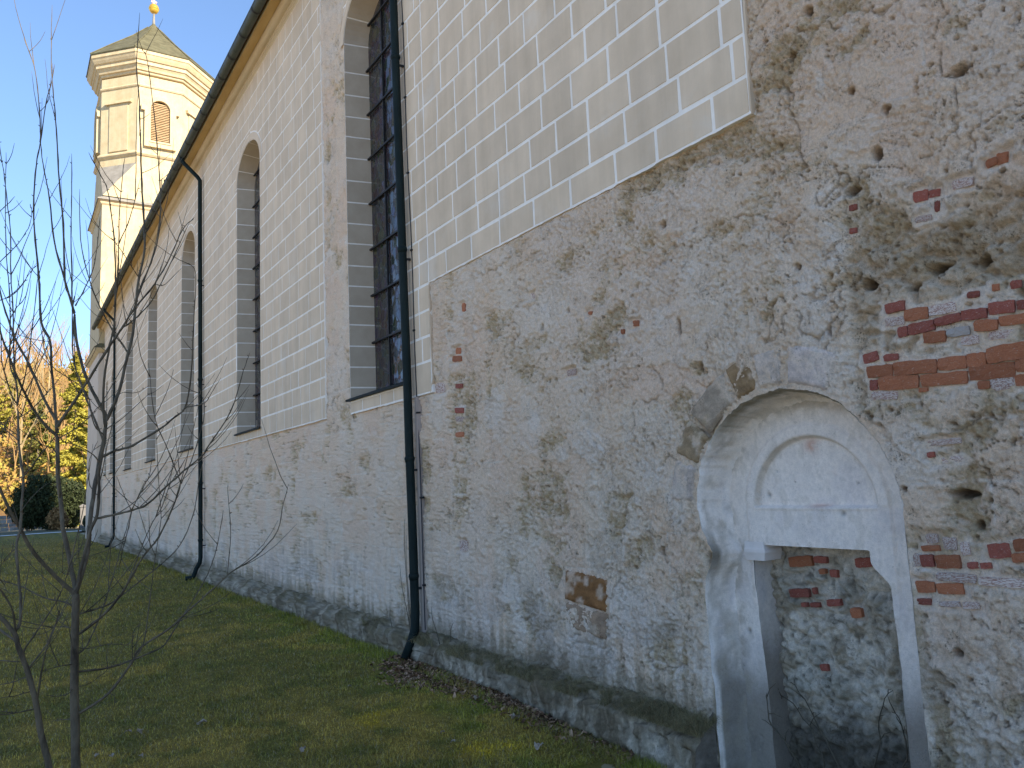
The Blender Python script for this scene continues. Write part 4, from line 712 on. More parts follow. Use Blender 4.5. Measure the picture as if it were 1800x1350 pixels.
def ycols(y0, y1, k0=.010, k1=.00032):
    v = [y0]
    while v[-1] < y1: v.append(v[-1] + max(k0, k1 * v[-1] ** 2))
    v[-1] = y1; return np.array(v)
def wall_patch(name, yv, zv, det, niche=False, cover=True, label=None):
    Yg, Zg = np.meshgrid(yv, zv, indexing='ij')
    Y, Z = Yg.copy(), Zg.copy(); F = grid_faces(len(yv), len(zv))
    rim = np.ones(Y.shape)
    if niche:
        ins = niche_sd(Yg, Zg) < 0
        fi = ins.ravel()[F]; F = F[~fi.all(1)]; fi = ins.ravel()[F]
        mv = np.zeros(Y.size, bool); mv[F[fi.any(1)][fi[fi.any(1)]]] = True; mv = mv.reshape(Y.shape)
        Y[mv], Z[mv] = snap_niche(Yg[mv], Zg[mv])
        rim = sst(.0, .05, np.where(mv, 0, niche_sd(Y, Z)))
    h, c = rough_field(Y, Z, det)
    h = h * (rim * .9 + .1)
    if cover:     # stay behind the painted coat
        cov = np.maximum.reduce([sst(4.655, 4.69, Z) * sst(3.50, 3.56, Y), sst(8.67, 8.71, Y) * sst(3.24, 3.28, Z), sst(3.28, 3.31, Z) * sst(12.53, 12.57, Y)])
        h = np.where(cov > 0, np.minimum(h, .012) * (1 - cov) - .02 * cov, np.minimum(h, .05))
    V = np.stack([D - h, Y, Z], -1).reshape(-1, 3)
    used = np.zeros(len(V), bool); used[F.ravel()] = True; idx = np.cumsum(used) - 1
    return link(name, mesh_np(name, V[used], idx[F], c.reshape(-1, 3)[used]), M['rough'], church, True)
near_wall = wall_patch('bare_masonry', ycols(1.15, 9.4, .0098, .00034), np.arange(-.1, 5.9, .0112), True, True)
wall_patch('bare_masonry', ycols(9.4, 48.0, .01, .00042), np.arange(-.1, 3.36, .0135), False)
wall_patch('bare_masonry', np.arange(11.44, 12.57, .024), np.arange(3.2, 11.44, .021), False, cover=False)
wall_patch('bare_masonry', np.arange(-3, 1.16, .03), np.arange(-.1, 5.9, .03), False, cover=False)

# ---- bricks, every one its own piece
def brick_mesh(seed):
    r = random.Random(seed); nu, nv = 6, 4; V = []; 
    tl = [r.uniform(0, .10) for _ in range(4)]
    for i in range(nu):
        for j in range(nv):
            u = i / (nu - 1) - .5; v = j / (nv - 1) - .5
            ed = max(abs(u), abs(v)) > .49
            V.append(((.12 if ed else 0) + r.uniform(-.25, .25) + (.5 * (r.random() < .18) if ed else 0), u * (1 - (.015 + r.uniform(0, .03)) * (abs(v) > .4)) + r.uniform(-.012, .012), v * (1 - (.02 + r.uniform(0, .10)) * (abs(u) > .4)) + r.uniform(-.045, .045)))
    F = [(i * nv + j, i * nv + j + 1, (i + 1) * nv + j + 1, (i + 1) * nv + j) for i in range(nu - 1) for j in range(nv - 1)]
    loop = [i * nv for i in range(nu)] + [(nu - 1) * nv + j for j in range(1, nv)] + [i * nv + nv - 1 for i in range(nu - 2, -1, -1)] + [j for j in range(nv - 2, 0, -1)]
    b = len(V); V += [(4.0, V[k][1], V[k][2]) for k in loop]; m = len(loop)
    F += [(loop[k], loop[(k + 1) % m], b + (k + 1) % m, b + k) for k in range(m)]
    me = bpy.data.meshes.new('brick'); me.from_pydata(V, [], F); me.update(); return me
BM = {(k, c): None for k in range(7) for c in range(4)}
def put_brick(b, x, parent, i):
    y, z, w_, h_, t, c = b; k = i % 7
    if BM[(k, c)] is None:
        BM[(k, c)] = brick_mesh(k); BM[(k, c)].materials.append(M['brick%d' % c])
    o = bpy.data.objects.new('brick', BM[(k, c)]); COL.objects.link(o); o.parent = parent
    o.location = (x, y, z); o.scale = (.012, max(w_ + .002, .012), max(h_ + .004, .010)); o.rotation_euler = (max(-.12, min(.12, t)) + random.uniform(-.02, .02), random.uniform(-.03, .03), random.uniform(-.02, .02))
rk = random.Random(21)
for i, b in enumerate(BRICKS):
    put_brick(b, D + (.006 if b[5] != 2 else .014) + rk.uniform(-.006, .006), church, i)
# bricks run on to the right of what the picture shows
for row, z in enumerate((2.60, 2.68, 2.85, 2.93, 1.42, 1.30)):
    y = 1.86 if row < 4 else 1.9
    for k in range(3):
        w_ = rk.choice([.14, .24, .26]); put_brick([y - w_ / 2, z + rk.uniform(-.006, .006), w_, .068, .05, rk.choice([0, 0, 1])], D - .004, church, row * 3 + k); y -= w_ + .012

# ---- single stones that stand out of the wall
def stone(name, fy, fz, nu, nv, base, label=None, dh=.004, seed=0, parent=None):
    u, v = np.meshgrid(np.linspace(0, 1, nu), np.linspace(0, 1, nv), indexing='ij')
    Y = fy(u, v) + .010 * (fbm(u * 9, v * 9, 120 + seed, 3) - .5); Z = fz(u, v) + .010 * (fbm(u * 9, v * 9, 123 + seed, 3) - .5)
    h, c = rough_field(Y, Z, False)
    f = fbm(Y * 24, Z * 24, 130 + seed, 3); f2 = fbm(Y * 60, Z * 60, 133, 2)
    ed = np.minimum(np.minimum(u, 1 - u), np.minimum(v, 1 - v)); hh = dh + .010 * (f - .5) + .006 * (f2 - .5) - .03 * sst(.05, 0, ed)
    col = np.asarray(base)[None, None, :] * np.array([1.35, 1.13, .97]) * (.62 + .75 * f)[..., None]
    col = mixc(col, c, sst(.52, .66, fbm(Y * 10, Z * 10, 137 + seed, 3)) * .7)
    o = link(name, mesh_np(name, np.stack([D - .012 - hh, Y, Z], -1).reshape(-1, 3), grid_faces(nu, nv), col.reshape(-1, 3)), M['rough'], parent or church, True)
    if label: o['label'] = label
    return o
def vous(a0, a1, r0, r1, base, seed):
    a0, a1 = R(a0), R(a1)
    stone('arch_stone', lambda u, v: NC - (r0 + (r1 - r0) * v) * np.cos(a0 + (a1 - a0) * u), lambda u, v: NZ + (r0 + (r1 - r0) * v) * np.sin(a0 + (a1 - a0) * u), 16, 14, base, None, .010, seed)
# angles run from the right springing (0) to the left (180)
for k, (a0, a1, r1, base) in enumerate([(62, 84, 1.13, (.56, .545, .53)), (86, 99, 1.12, (.50, .48, .44)), (100.5, 113, 1.13, (.27, .205, .12)), (115, 138, 1.12, (.36, .33, .27)), (140, 156, 1.10, (.30, .25, .165)), (158, 176, 1.09, (.48, .46, .43))]):
    vous(a0, a1, .86, r1, base, k)
stone('brown_stone', lambda u, v: 6.15 - .62 * u - .04 * v, lambda u, v: .99 - .05 * u + .29 * v, 22, 14, (.24, .135, .058), 'rusty brown stone low in the bare wall', .010, 9)
stone('pale_stone', lambda u, v: 6.15 - .62 * u, lambda u, v: .74 - .05 * u + .24 * v, 20, 12, (.34, .27, .20), None, .001, 10)

# ---- niche: reveal, back with its round-arched panel, walled-up doorway
PW = np.array([.85, .745, .64])
def dirt(Y, Z, dep):
    f = fbm(Y * 4, Z * 4, 140, 4); g_ = fbm(Y * 16, Z * 9, 144, 4)
    col = np.zeros(Y.shape + (3,)) + PW
    col = mixc(col, [.74, .655, .59], sst(.45, .7, f) * .7)
    col = mixc(col, [.46, .39, .30], sst(.58, .74, g_ + .04 * (Z > 2.2)) * .35)
    return col * (.86 + .28 * g_)[..., None]
tt = np.concatenate([[(NC + .80, z) for z in np.linspace(-.1, 1.80, 130)], [(NC + .83 * math.cos(a), NZ + .83 * math.sin(a)) for a in np.linspace(.01, math.pi - .01, 190)], [(NC - .80, z) for z in np.linspace(1.80, -.1, 130)]])
ry, rz = snap_niche(tt[:, 0].copy(), tt[:, 1].copy())
deps = np.array([0, .012, .03, .06, .10, .14, .18, .22, .25, .27, .282])
inset = np.array([0, .010, .016, .018, .020, .022, .025, .031, .040, .055, .08])
V = []; cols = []
for d_, ins in zip(deps, inset):
    up = rz > NZ; dist = np.hypot(ry - NC, rz - NZ) + 1e-9
    k = ins * np.where(up, 1, .55 + .45 * sst(1.5, 1.83, rz))
    y = np.where(up, ry - k * (ry - NC) / dist, ry - k * np.sign(ry - NC)); z = np.where(up, rz - k * (rz - NZ) / dist, rz)
    nb = .012 * (fbm(y * 8 + d_ * 10, z * 8, 150, 3) - .5) * (d_ > .005)
    y = y - nb * np.sign(y - NC)
    V.append(np.stack([np.full(y.shape, D - .001 + d_), y, z], -1))
    c = dirt(y + d_ * 3, z, d_)
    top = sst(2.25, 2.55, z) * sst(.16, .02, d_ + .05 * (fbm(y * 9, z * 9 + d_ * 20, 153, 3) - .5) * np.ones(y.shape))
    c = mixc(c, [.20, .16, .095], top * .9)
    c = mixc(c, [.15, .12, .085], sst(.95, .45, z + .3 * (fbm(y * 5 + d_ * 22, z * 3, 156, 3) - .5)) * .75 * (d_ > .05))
    bz = np.exp(-((z - 1.50) / .15) ** 2) * (y > NC) * (d_ < .09); c = mixc(c, [.17, .14, .095], bz * .9)
    c = mixc(c, [.40, .33, .24], sst(.5, .66, fbm(y * 9 + d_ * 15, z * 6, 158, 3)) * .45)
    cols.append(c)
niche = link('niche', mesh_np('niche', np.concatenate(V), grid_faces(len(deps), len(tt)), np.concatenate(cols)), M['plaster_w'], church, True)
niche['label'] = 'round-arched whitewashed niche around a walled-up doorway'
def door_L(z): return np.where(z > 1.47, 3.995, 4.095 - .04 * sst(1.2, .4, z)) + .014 * (fbm(z * 7, z * 0, 160, 3) - .5)
def door_R(z): return 3.01 + .125 * sst(1.33, 1.50, z) + .012 * (fbm(z * 7, z * 0 + 3, 163, 3) - .5)
DT = 1.565
xb = D + .28
yv = np.arange(2.62, 4.46, .0105); zv = np.arange(-.1, 2.72, .0105)
Yg, Zg = np.meshgrid(yv, zv, indexing='ij'); Y, Z = Yg.copy(), Zg.copy(); F = grid_faces(len(yv), len(zv))
def in_door(Y, Z): return (Y < door_L(Z)) & (Y > door_R(Z)) & (Z < DT + .008 * (fbm(Y * 8, Y * 0, 166, 2) - .5))
ins = in_door(Yg, Zg); fi = ins.ravel()[F]; F = F[~fi.all(1)]; fi = ins.ravel()[F]
mv = np.zeros(Y.size, bool); mv[F[fi.any(1)][fi[fi.any(1)]]] = True; mv = mv.reshape(Y.shape)
dl = door_L(Zg) - Yg; dr = Yg - door_R(Zg); dt_ = DT - Zg
mn = np.minimum(np.minimum(dl, dr), dt_)
Y = np.where(mv & (mn == dl), door_L(Zg), np.where(mv & (mn == dr), door_R(Zg), Y)); Z = np.where(mv & (mn == dt_), DT, Z)
rr_ = np.hypot(Y - NC, Z - 1.845); upz = Z > 1.845
h = .008 * (fbm(Y * 5, Z * 5, 170, 4) - .5) + .004 * (fbm(Y * 22, Z * 22, 174, 3) - .5)
ring = sst(.482, .502, rr_) * sst(.592, .572, rr_) * upz
h = h + .013 * ring * (1 + .4 * np.cos((rr_ - .537) / .055 * 1.4)) - .036 * (rr_ < .49) * sst(.500, .482, rr_) * sst(1.838, 1.85, Z)
legs = (~upz) * sst(.592, .572, np.abs(Y - NC)) * sst(.9, 1.5, Z); h = h + .013 * legs
h = h - .0 * legs
c = dirt(Y, Z, .28)
f = fbm(Y * 12, Z * 12, 176, 3)
c = mixc(c, [.52, .20, .09], np.exp(-(((Y - 3.53) / .055) ** 2 + ((Z - 2.27) / .045) ** 2)) * .75 * sst(.3, .6, f) + np.exp(-(((Y - 3.40) / .03) ** 2 + ((Z - 2.08) / .04) ** 2)) * .45 * sst(.4, .6, f) + np.exp(-(((Y - 3.50) / .08) ** 2 + ((Z - 1.85) / .012) ** 2)) * .5)
c = mixc(c, [.42, .32, .20], sst(2.42, 2.60, Z) * .55 * sst(.3, .6, f) + .35 * np.exp(-((rr_ - .492) / .012) ** 2) * upz)
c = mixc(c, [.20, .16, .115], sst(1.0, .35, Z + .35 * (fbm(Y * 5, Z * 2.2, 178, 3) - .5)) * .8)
led = np.exp(-((Z - 1.838) / .008) ** 2) * (np.abs(Y - NC) < .50); h = h + .016 * led
cr_ = np.abs(fbm(Y * 2.4 + 1, Z * 2.4, 240, 4) - .5); crk = sst(.006, .001, cr_) * sst(.5, .6, fbm(Y * 1.6, Z * 1.6, 243, 2)); h = h - .01 * crk; c = mixc(c, [.25, .21, .17], crk * .6)
edg = sst(.10, .0, np.abs(niche_sd(Y, Z) + .06)) * sst(.42, .62, f); c = mixc(c, [.42, .35, .26], edg * .55)
for (py, pz, pr_) in [(3.94, 1.93, .018), (3.30, 1.80, .02), (4.20, .92, .02), (3.85, 2.1, .008), (3.7, 2.02, .006), (3.2, 2.0, .01)]:
    q = np.exp(-(((Y - py) / pr_) ** 2 + ((Z - pz) / pr_) ** 2)); h -= .015 * q; c = mixc(c, [.16, .15, .13], q * .7)
V = np.stack([xb - h, Y, Z], -1).reshape(-1, 3); used = np.zeros(len(V), bool); used[F.ravel()] = True; idx = np.cumsum(used) - 1
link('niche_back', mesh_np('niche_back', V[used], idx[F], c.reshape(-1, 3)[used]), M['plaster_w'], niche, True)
# sides of the doorway
zz_ = np.linspace(-.1, DT, 90)
bp_ = [(float(door_L(np.array([z]))[0]), z) for z in zz_] + [(y, DT) for y in np.linspace(3.98, 3.15, 40)] + [(float(door_R(np.array([z]))[0]), z) for z in zz_[::-1]]
bp_ = np.array(bp_); V = []; cols = []
for d_ in np.linspace(0, .24, 9):
    y, z = bp_[:, 0], bp_[:, 1]
    V.append(np.stack([np.full(y.shape, xb - .004 + d_), y + .012 * (fbm(z * 9 + d_ * 12, y * 3, 180, 3) - .5) * (d_ > 0), z + .006 * (fbm(y * 9, d_ * 14 + z * 0, 183, 2) - .5) * (d_ > 0)], -1))
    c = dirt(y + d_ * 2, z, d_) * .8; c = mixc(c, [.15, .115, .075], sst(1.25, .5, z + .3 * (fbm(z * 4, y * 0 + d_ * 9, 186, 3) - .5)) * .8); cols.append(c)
link('door_jamb', mesh_np('door_jamb', np.concatenate(V), grid_faces(9, len(bp_)), np.concatenate(cols)), M['plaster_w'], niche, True)
mb = MB(); prof = [(1.585, .0), (1.545, .012), (1.53, .03), (1.51, .035), (1.485, .015), (1.45, .0)]
for (z, e) in prof: mb.v += [(xb - .026 - e * .3, 3.98 - e * .5, z), (xb + .16, 3.98 - e * .5, z), (xb + .16, 4.16, z), (xb - .026 - e * .3, 4.155, z)]
mb.f = [(4 * i + k, 4 * i + (k + 1) % 4, 4 * i + 4 + (k + 1) % 4, 4 * i + 4 + k) for i in range(5) for k in range(4)] + [(20, 21, 22, 23), (0, 1, 2, 3)]
mb.build('corbel', mat('corbel_plaster', (.70, .62, .55), (.80, .71, .64), 8), niche)
# rubble blocking of the doorway
yv = np.arange(2.88, 4.22, .0105); zv = np.arange(-.12, 1.62, .0105); Y, Z = np.meshgrid(yv, zv, indexing='ij')
wy = Y + .06 * (fbm(Y * 4, Z * 4, 190, 3) - .5); wz = Z + .06 * (fbm(Y * 4, Z * 4, 193, 3) - .5)
d1, d2, rid = worley(wy * 4.2, wz * 5.4, 12); e1, e2, er_ = worley(wy * 12, wz * 12, 13)
sm = sst(.02, .40, d2 - d1); fin = fbm(Y * 26, Z * 26, 196, 3); med = fbm(Y * 7, Z * 7, 199, 4); mic = fbm(Y * 60, Z * 60, 201, 2)
upm = sst(1.0, 1.25, Z)
h = .030 * (sm - .5) * (.3 + 1.2 * rid) + .022 * (sst(0, .4, e2 - e1) - .5) + .075 * (med - .5) + .030 * (fin - .5) + .014 * (mic - .5)
c = mixc(np.zeros(Y.shape + (3,)) + np.array([.70, .62, .55]), [.48, .40, .32], sst(.45, .7, med))
c = mixc(c, [.38, .35, .31], (rid > .55) * sm * .6); c = mixc(c, [.13, .11, .085], sst(.10, .02, d2 - d1) * .16 + sst(.36, .22, fin) * .45)
c = mixc(c, [.095, .078, .06], sst(.58, .12, Z + .35 * (med - .5)) * .88)  # darker towards the foot: soil and dirt, with shade painted in
c *= (.70 + .6 * fin)[..., None] * np.array([1.05, 1.02, .90])
for b in INFILL:
    q = sst(1.4, .9, np.maximum(np.abs(Y - b[0]) / (b[2] / 2 + .02), np.abs(Z - b[1]) / (b[3] / 2 + .015))); h = h * (1 - q * .9) - .004 * q
infill = link('doorway_infill', mesh_np('doorway_infill', np.stack([D + .47 - h, Y, Z], -1).reshape(-1, 3), grid_faces(len(yv), len(zv)), c.reshape(-1, 3)), M['rough'], niche, True)
for i, b in enumerate(INFILL): put_brick(b, D + .445 - rk.uniform(0, .008), niche, i + 3)

# ---- plinth
def plinth(y0, y1, name):
    yv = ycols(y0, y1, .016, .00055)
    prof = [(.02, .36)] + [(-.01 - .15 * t, .335 - .085 * t - .03 * t * t) for t in np.linspace(0, 1, 12)] + [(-.185, .195)] + [(-.19 - .012 * t, .17 - .32 * t) for t in np.linspace(0, 1, 16)]
    prof = np.array(prof); P_, Yg = np.meshgrid(np.arange(len(prof)), yv, indexing='ij')
    px = prof[P_, 0]; pz = prof[P_, 1]; s = P_ * .03
    end = sst(4.75, 4.33, Yg)
    n1 = fbm(Yg * 3, s * 3, 210, 4); n2 = fbm(Yg * 13, s * 13, 214, 3); n3 = fbm(Yg * 40, s * 40, 217, 2)
    k = .20 * (n1 - .5) + .12 * (n2 - .5) + .045 * (n3 - .5); wgt = sst(0, 3, P_)
    x = D + px - k * .55 * wgt - .035 * end; z = pz + k * .55 * wgt * (P_ < 16) - .05 * end * (P_ > 2) * (n1 + n2 - .2)
    top = sst(16, 12, P_ + 5 * (n2 - .5))
    c = mixc(np.zeros(Yg.shape + (3,)) + np.array([.33, .275, .21]), [.54, .47, .40], sst(.45, .65, fbm(Yg * 2.2, s * 4, 220, 4)))
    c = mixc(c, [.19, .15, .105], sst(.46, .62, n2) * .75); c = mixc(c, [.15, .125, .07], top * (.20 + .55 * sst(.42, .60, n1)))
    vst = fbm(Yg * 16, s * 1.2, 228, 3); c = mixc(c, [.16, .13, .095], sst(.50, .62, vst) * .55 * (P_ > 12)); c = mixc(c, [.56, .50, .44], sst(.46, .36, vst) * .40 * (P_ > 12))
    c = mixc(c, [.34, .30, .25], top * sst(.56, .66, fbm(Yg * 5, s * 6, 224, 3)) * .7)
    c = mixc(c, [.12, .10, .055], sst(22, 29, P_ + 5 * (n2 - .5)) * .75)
    c = mixc(c, [.66, .60, .55], np.exp(-(((Yg - 4.75) / .10) ** 2 + ((P_ - 22) / 4.0) ** 2)) * .8)
    c *= (.62 + .66 * n3)[..., None] * np.array([1.10, 1.02, .86]) * (.75 + .5 * fbm(Yg * 7, s * 5, 226, 3))[..., None]
    V = np.stack([x, Yg, z], -1).reshape(-1, 3)
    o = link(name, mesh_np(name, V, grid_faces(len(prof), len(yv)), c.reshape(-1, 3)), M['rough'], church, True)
    if y0 > 4:   # closing lump at the broken end
        mb = MB(); ring = [(float(x[i, 0]), float(yv[0]), float(z[i, 0])) for i in range(len(prof))]
        mb.add(ring + [(D + .02, yv[0] + .005, -.15)], [tuple(range(len(ring) + 1))])
        mb.build('plinth_end', mat('broken_plinth_stone', (.12, .095, .07), (.24, .20, .155), 12, bump=.8, bscale=25, bdist=.03), o)
    return o
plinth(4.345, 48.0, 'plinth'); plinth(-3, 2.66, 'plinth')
# ================================================================== TOWER
TX, TY, TA = 7.15, 51.0, 2.96
tower = empty('church_tower'); tag(tower, 'sunlit cream church tower with octagonal belfry, copper roof and golden ball', 'tower')
def octa(a, z): 
    r = a / math.cos(math.pi / 8)
    return [(TX + r * math.cos(math.pi / 8 + k * math.pi / 4), TY + r * math.sin(math.pi / 8 + k * math.pi / 4), z) for k in range(8)]
def squa(a, z): return [(TX - a, TY - a, z), (TX + a, TY - a, z), (TX + a, TY + a, z), (TX - a, TY + a, z)]
def loft(name, fn, prof, m, parent, cap=True):
    mb = MB(); n = len(fn(1, 0))
    for a, z in prof: mb.v += fn(a, z)
    for i in range(len(prof) - 1):
        for k in range(n): mb.f.append((i * n + k, i * n + (k + 1) % n, (i + 1) * n + (k + 1) % n, (i + 1) * n + k))
    if cap: mb.f += [tuple(range(n))[::-1], tuple((len(prof) - 1) * n + k for k in range(n))]
    return mb.build(name, m, parent)
loft('shaft', squa, [(TA, -.1), (TA, 10.35)], M['grey_render'], tower)
loft('shaft', squa, [(TA, 10.36), (TA, 18.95)], M['cream'], tower)
loft('ledge', squa, [(TA + .02, 10.25), (TA + .10, 10.32), (TA + .22, 10.42), (TA + .24, 10.50), (TA + .003, 10.72)], M['trim'], tower)
loft('ledge_roof', squa, [(TA + .27, 10.505), (TA + .27, 10.53), (TA + .004, 10.78)], M['roof_tower'], tower)
loft('ledge', squa, [(TA + .02, 18.75), (TA + .08, 18.82), (TA + .10, 18.92), (TA + .20, 18.99)], M['trim'], tower)
loft('ledge_roof', squa, [(TA + .25, 19.0), (TA + .25, 19.06), (TA - .2, 19.35)], M['lead'], tower)
loft('drum', octa, [(TA, 19.1), (TA, 22.05)], M['cream'], tower)
loft('belfry', octa, [(TA, 22.06), (TA, 27.0)], M['cream'], tower)
loft('string_course', octa, [(TA + .002, 21.98), (TA + .07, 22.02), (TA + .15, 22.12), (TA + .15, 22.2), (TA + .07, 22.27), (TA + .002, 22.33)], M['trim'], tower)
loft('string_course', octa, [(TA + .002, 26.25), (TA + .06, 26.29), (TA + .09, 26.36), (TA + .05, 26.43), (TA + .002, 26.46)], M['trim'], tower)
loft('cornice', octa, [(TA + .003, 27.1), (TA + .05, 27.14), (TA + .07, 27.24), (TA + .16, 27.27), (TA + .20, 27.40), (TA + .28, 27.52), (TA + .34, 27.55), (TA + .34, 27.75), (TA + .42, 27.79), (TA + .50, 27.93), (TA + .56, 28.07), (TA + .60, 28.10), (TA + .60, 28.30), (TA + .2, 28.32)], M['trim'], tower)
rf = loft('roof', octa, [(TA + .64, 28.31), (TA + .66, 28.36), (2.55, 29.45), (1.25, 30.72), (.34, 31.75), (.16, 32.0), (.06, 32.15)], M['roof_tower'], tower)
for k in range(8):
    mb = MB(); pts = []
    for a, z in [(TA + .66, 28.38), (2.55, 29.47), (1.25, 30.74), (.34, 31.77)]:
        r = (a + .01) / math.cos(math.pi / 8); pts.append((TX + r * math.cos(math.pi / 8 + k * math.pi / 4), TY + r * math.sin(math.pi / 8 + k * math.pi / 4), z))
    mb.tube(pts, .035, 5); mb.build('ridge_roll', M['roof_tower'], rf)
mb = MB(); mb.tube([(TX, TY, 31.9), (TX, TY, 32.95)], [.10, .05], 8); mb.build('finial_pole', M['lead'], tower)
mb = MB(); prof = [(.02, 32.86), (.20, 32.93), (.28, 33.06), (.30, 33.15), (.315, 33.16), (.315, 33.19), (.30, 33.2), (.27, 33.34), (.16, 33.47), (.03, 33.5)]
for r, z in prof: mb.v += [(TX + r * math.cos(2 * math.pi * k / 16), TY + r * math.sin(2 * math.pi * k / 16), z) for k in range(16)]
mb.f = [(i * 16 + k, i * 16 + (k + 1) % 16, (i + 1) * 16 + (k + 1) % 16, (i + 1) * 16 + k) for i in range(len(prof) - 1) for k in range(16)]
mb.build('golden_ball', M['gold'], tower, True)
mb = MB(); mb.box(TX - .035, TX + .035, TY - .03, TY + .03, 33.48, 35.0); mb.box(TX - .36, TX - .036, TY - .03, TY + .03, 34.3, 34.38); mb.box(TX + .036, TX + .36, TY - .03, TY + .03, 34.3, 34.38)
mb.box(TX - .16, TX - .036, TY - .03, TY + .03, 33.62, 33.68); mb.box(TX + .036, TX + .16, TY - .03, TY + .03, 33.62, 33.68)
mb.build('cross', mat('reddish_gilt_cross', (.62, .30, .20), (.74, .40, .28), 4, rough=.4, metal=.4), tower)
# broaches at the corners
for sx in (-1, 1):
    for sy in (-1, 1):
        c = (TX + sx * (TA - .02), TY + sy * (TA - .02), 19.3); t = TA * math.tan(math.pi / 8)
        p1 = (TX + sx * t, TY + sy * (TA + .01), 21.55); p2 = (TX + sx * (TA + .01), TY + sy * t, 21.55)
        b1 = (TX + sx * t, TY + sy * (TA - .02), 19.3); b2 = (TX + sx * (TA - .02), TY + sy * t, 19.3)
        mb = MB(); mb.add([c, p1, p2], [(0, 1, 2)]); br_ = mb.build('broach', M['lead'], tower); mb = MB(); mb.add([c, p1, p2, b1, b2], [(0, 3, 1), (0, 2, 4)]); mb.build('broach_side', M['cream'], br_)
# belfry windows with louvres on the straight faces, blind panels on the slanted ones
def face(k):      # k: direction angle index, 0 = -y face
    a = -math.pi / 2 + k * math.pi / 4; n = Vector((math.cos(a), math.sin(a), 0)); t = Vector((-math.sin(a), math.cos(a), 0))
    return n, t, Vector((TX, TY, 0)) + n * TA
def fpt(k, s, z, out): n, t, o = face(k); p = o + t * s + n * out; return (p.x, p.y, z)
for k in (0, 2, 4, 6):
    w_, zb, zs_ = .53, 22.95, 25.0
    arc = [(w_, zb), (w_, zs_)] + [(w_ * math.cos(t), zs_ + w_ * math.sin(t)) for t in np.linspace(.2, math.pi - .2, 10)] + [(-w_, zs_), (-w_, zb)]
    mb = MB(); mb.add([fpt(k, s, z, .004) for s, z in arc], [tuple(range(len(arc)))]); wv = mb.build('belfry_window', M['dark'], tower)
    # raised surround built in front of the void so that the louvres sit back
    arc2 = [(.86, 22.6), (.86, zs_ - .1)] + [(.78 * math.cos(t), zs_ + .78 * math.sin(t)) for t in np.linspace(.2, math.pi - .2, 10)] + [(-.86, zs_ - .1), (-.86, 22.6)]
    mb = MB(); n = len(arc); mb.add([fpt(k, s, z, .20) for s, z in arc] + [fpt(k, s, z, .20) for s, z in arc2] + [fpt(k, s, z, .006) for s, z in arc] + [fpt(k, s, z, .0) for s, z in arc2],
        [(i, i + 1, n + i + 1, n + i) for i in range(n - 1)] + [(i, i + 1, 2 * n + i + 1, 2 * n + i) for i in range(n - 1)] + [(n + i, n + i + 1, 3 * n + i + 1, 3 * n + i) for i in range(n - 1)] + [(0, n, 2 * n - 1, n - 1), (n, 3 * n, 4 * n - 1, 2 * n - 1), (0, n - 1, 3 * n - 1, 2 * n)])
    mb.build('surround', M['cream'], wv)
    for q in (0, 1):
        mb = MB(); s0 = (.80, 1.02)[0] * (1 if q else -1); s1 = 1.04 * (1 if q else -1)
        mb.add([fpt(k, s, z, o) for o in (.0, .19) for s, z in ((.60 * (1 if q else -1), 24.80), (s1, 24.80), (s1, 25.15), (.60 * (1 if q else -1), 25.15))], [(4, 5, 6, 7), (0, 1, 5, 4), (1, 2, 6, 5), (2, 3, 7, 6)])
        mb.build('impost', M['cream'], wv)
    z = zb + .06
    while z < zs_ + .40:
        hw = w_ if z < zs_ else w_ * math.sqrt(max(.02, 1 - ((z - zs_) / w_) ** 2))
        mb = MB(); mb.add([fpt(k, -hw, z, .10), fpt(k, hw, z, .10), fpt(k, hw, z + .085, .02), fpt(k, -hw, z + .085, .02), fpt(k, -hw, z - .018, .095), fpt(k, hw, z - .018, .095), fpt(k, hw, z + .067, .012), fpt(k, -hw, z + .067, .012)],
                          [(0, 1, 2, 3), (4, 5, 1, 0), (7, 6, 5, 4)])
        mb.build('louvre_slat', M['louvre'], wv); z += .105
    mb = MB(); mb.add([fpt(k, s, z, o) for o in (0, .24) for s, z in ((-.6, 22.86), (.6, 22.86), (.6, 22.95), (-.6, 22.95))], [(4, 5, 6, 7), (0, 1, 5, 4), (2, 3, 7, 6), (1, 2, 6, 5), (3, 0, 4, 7)]); mb.build('window_sill', M['trim'], wv)
for k in (1, 3, 5, 7):
    mb = MB(); s0, z0, z1 = .62, 22.4, 25.3
    mb.add([fpt(k, s, z, o) for o in (0, .06) for s, z in ((-s0, z0), (s0, z0), (s0, z1), (-s0, z1))], [(4, 5, 6, 7), (0, 1, 5, 4), (1, 2, 6, 5), (2, 3, 7, 6), (3, 0, 4, 7)]); pn = mb.build('blind_panel', M['cream'], tower)
    mb = MB(); mb.add([fpt(k, s, z, o) for o in (.0, .17) for s, z in ((-.86, z1 + .002), (.86, z1 + .002), (.92, z1 + .16), (-.92, z1 + .16))], [(4, 5, 6, 7), (0, 1, 5, 4), (1, 2, 6, 5), (2, 3, 7, 6), (3, 0, 4, 7)]); mb.build('hood', M['trim'], pn)
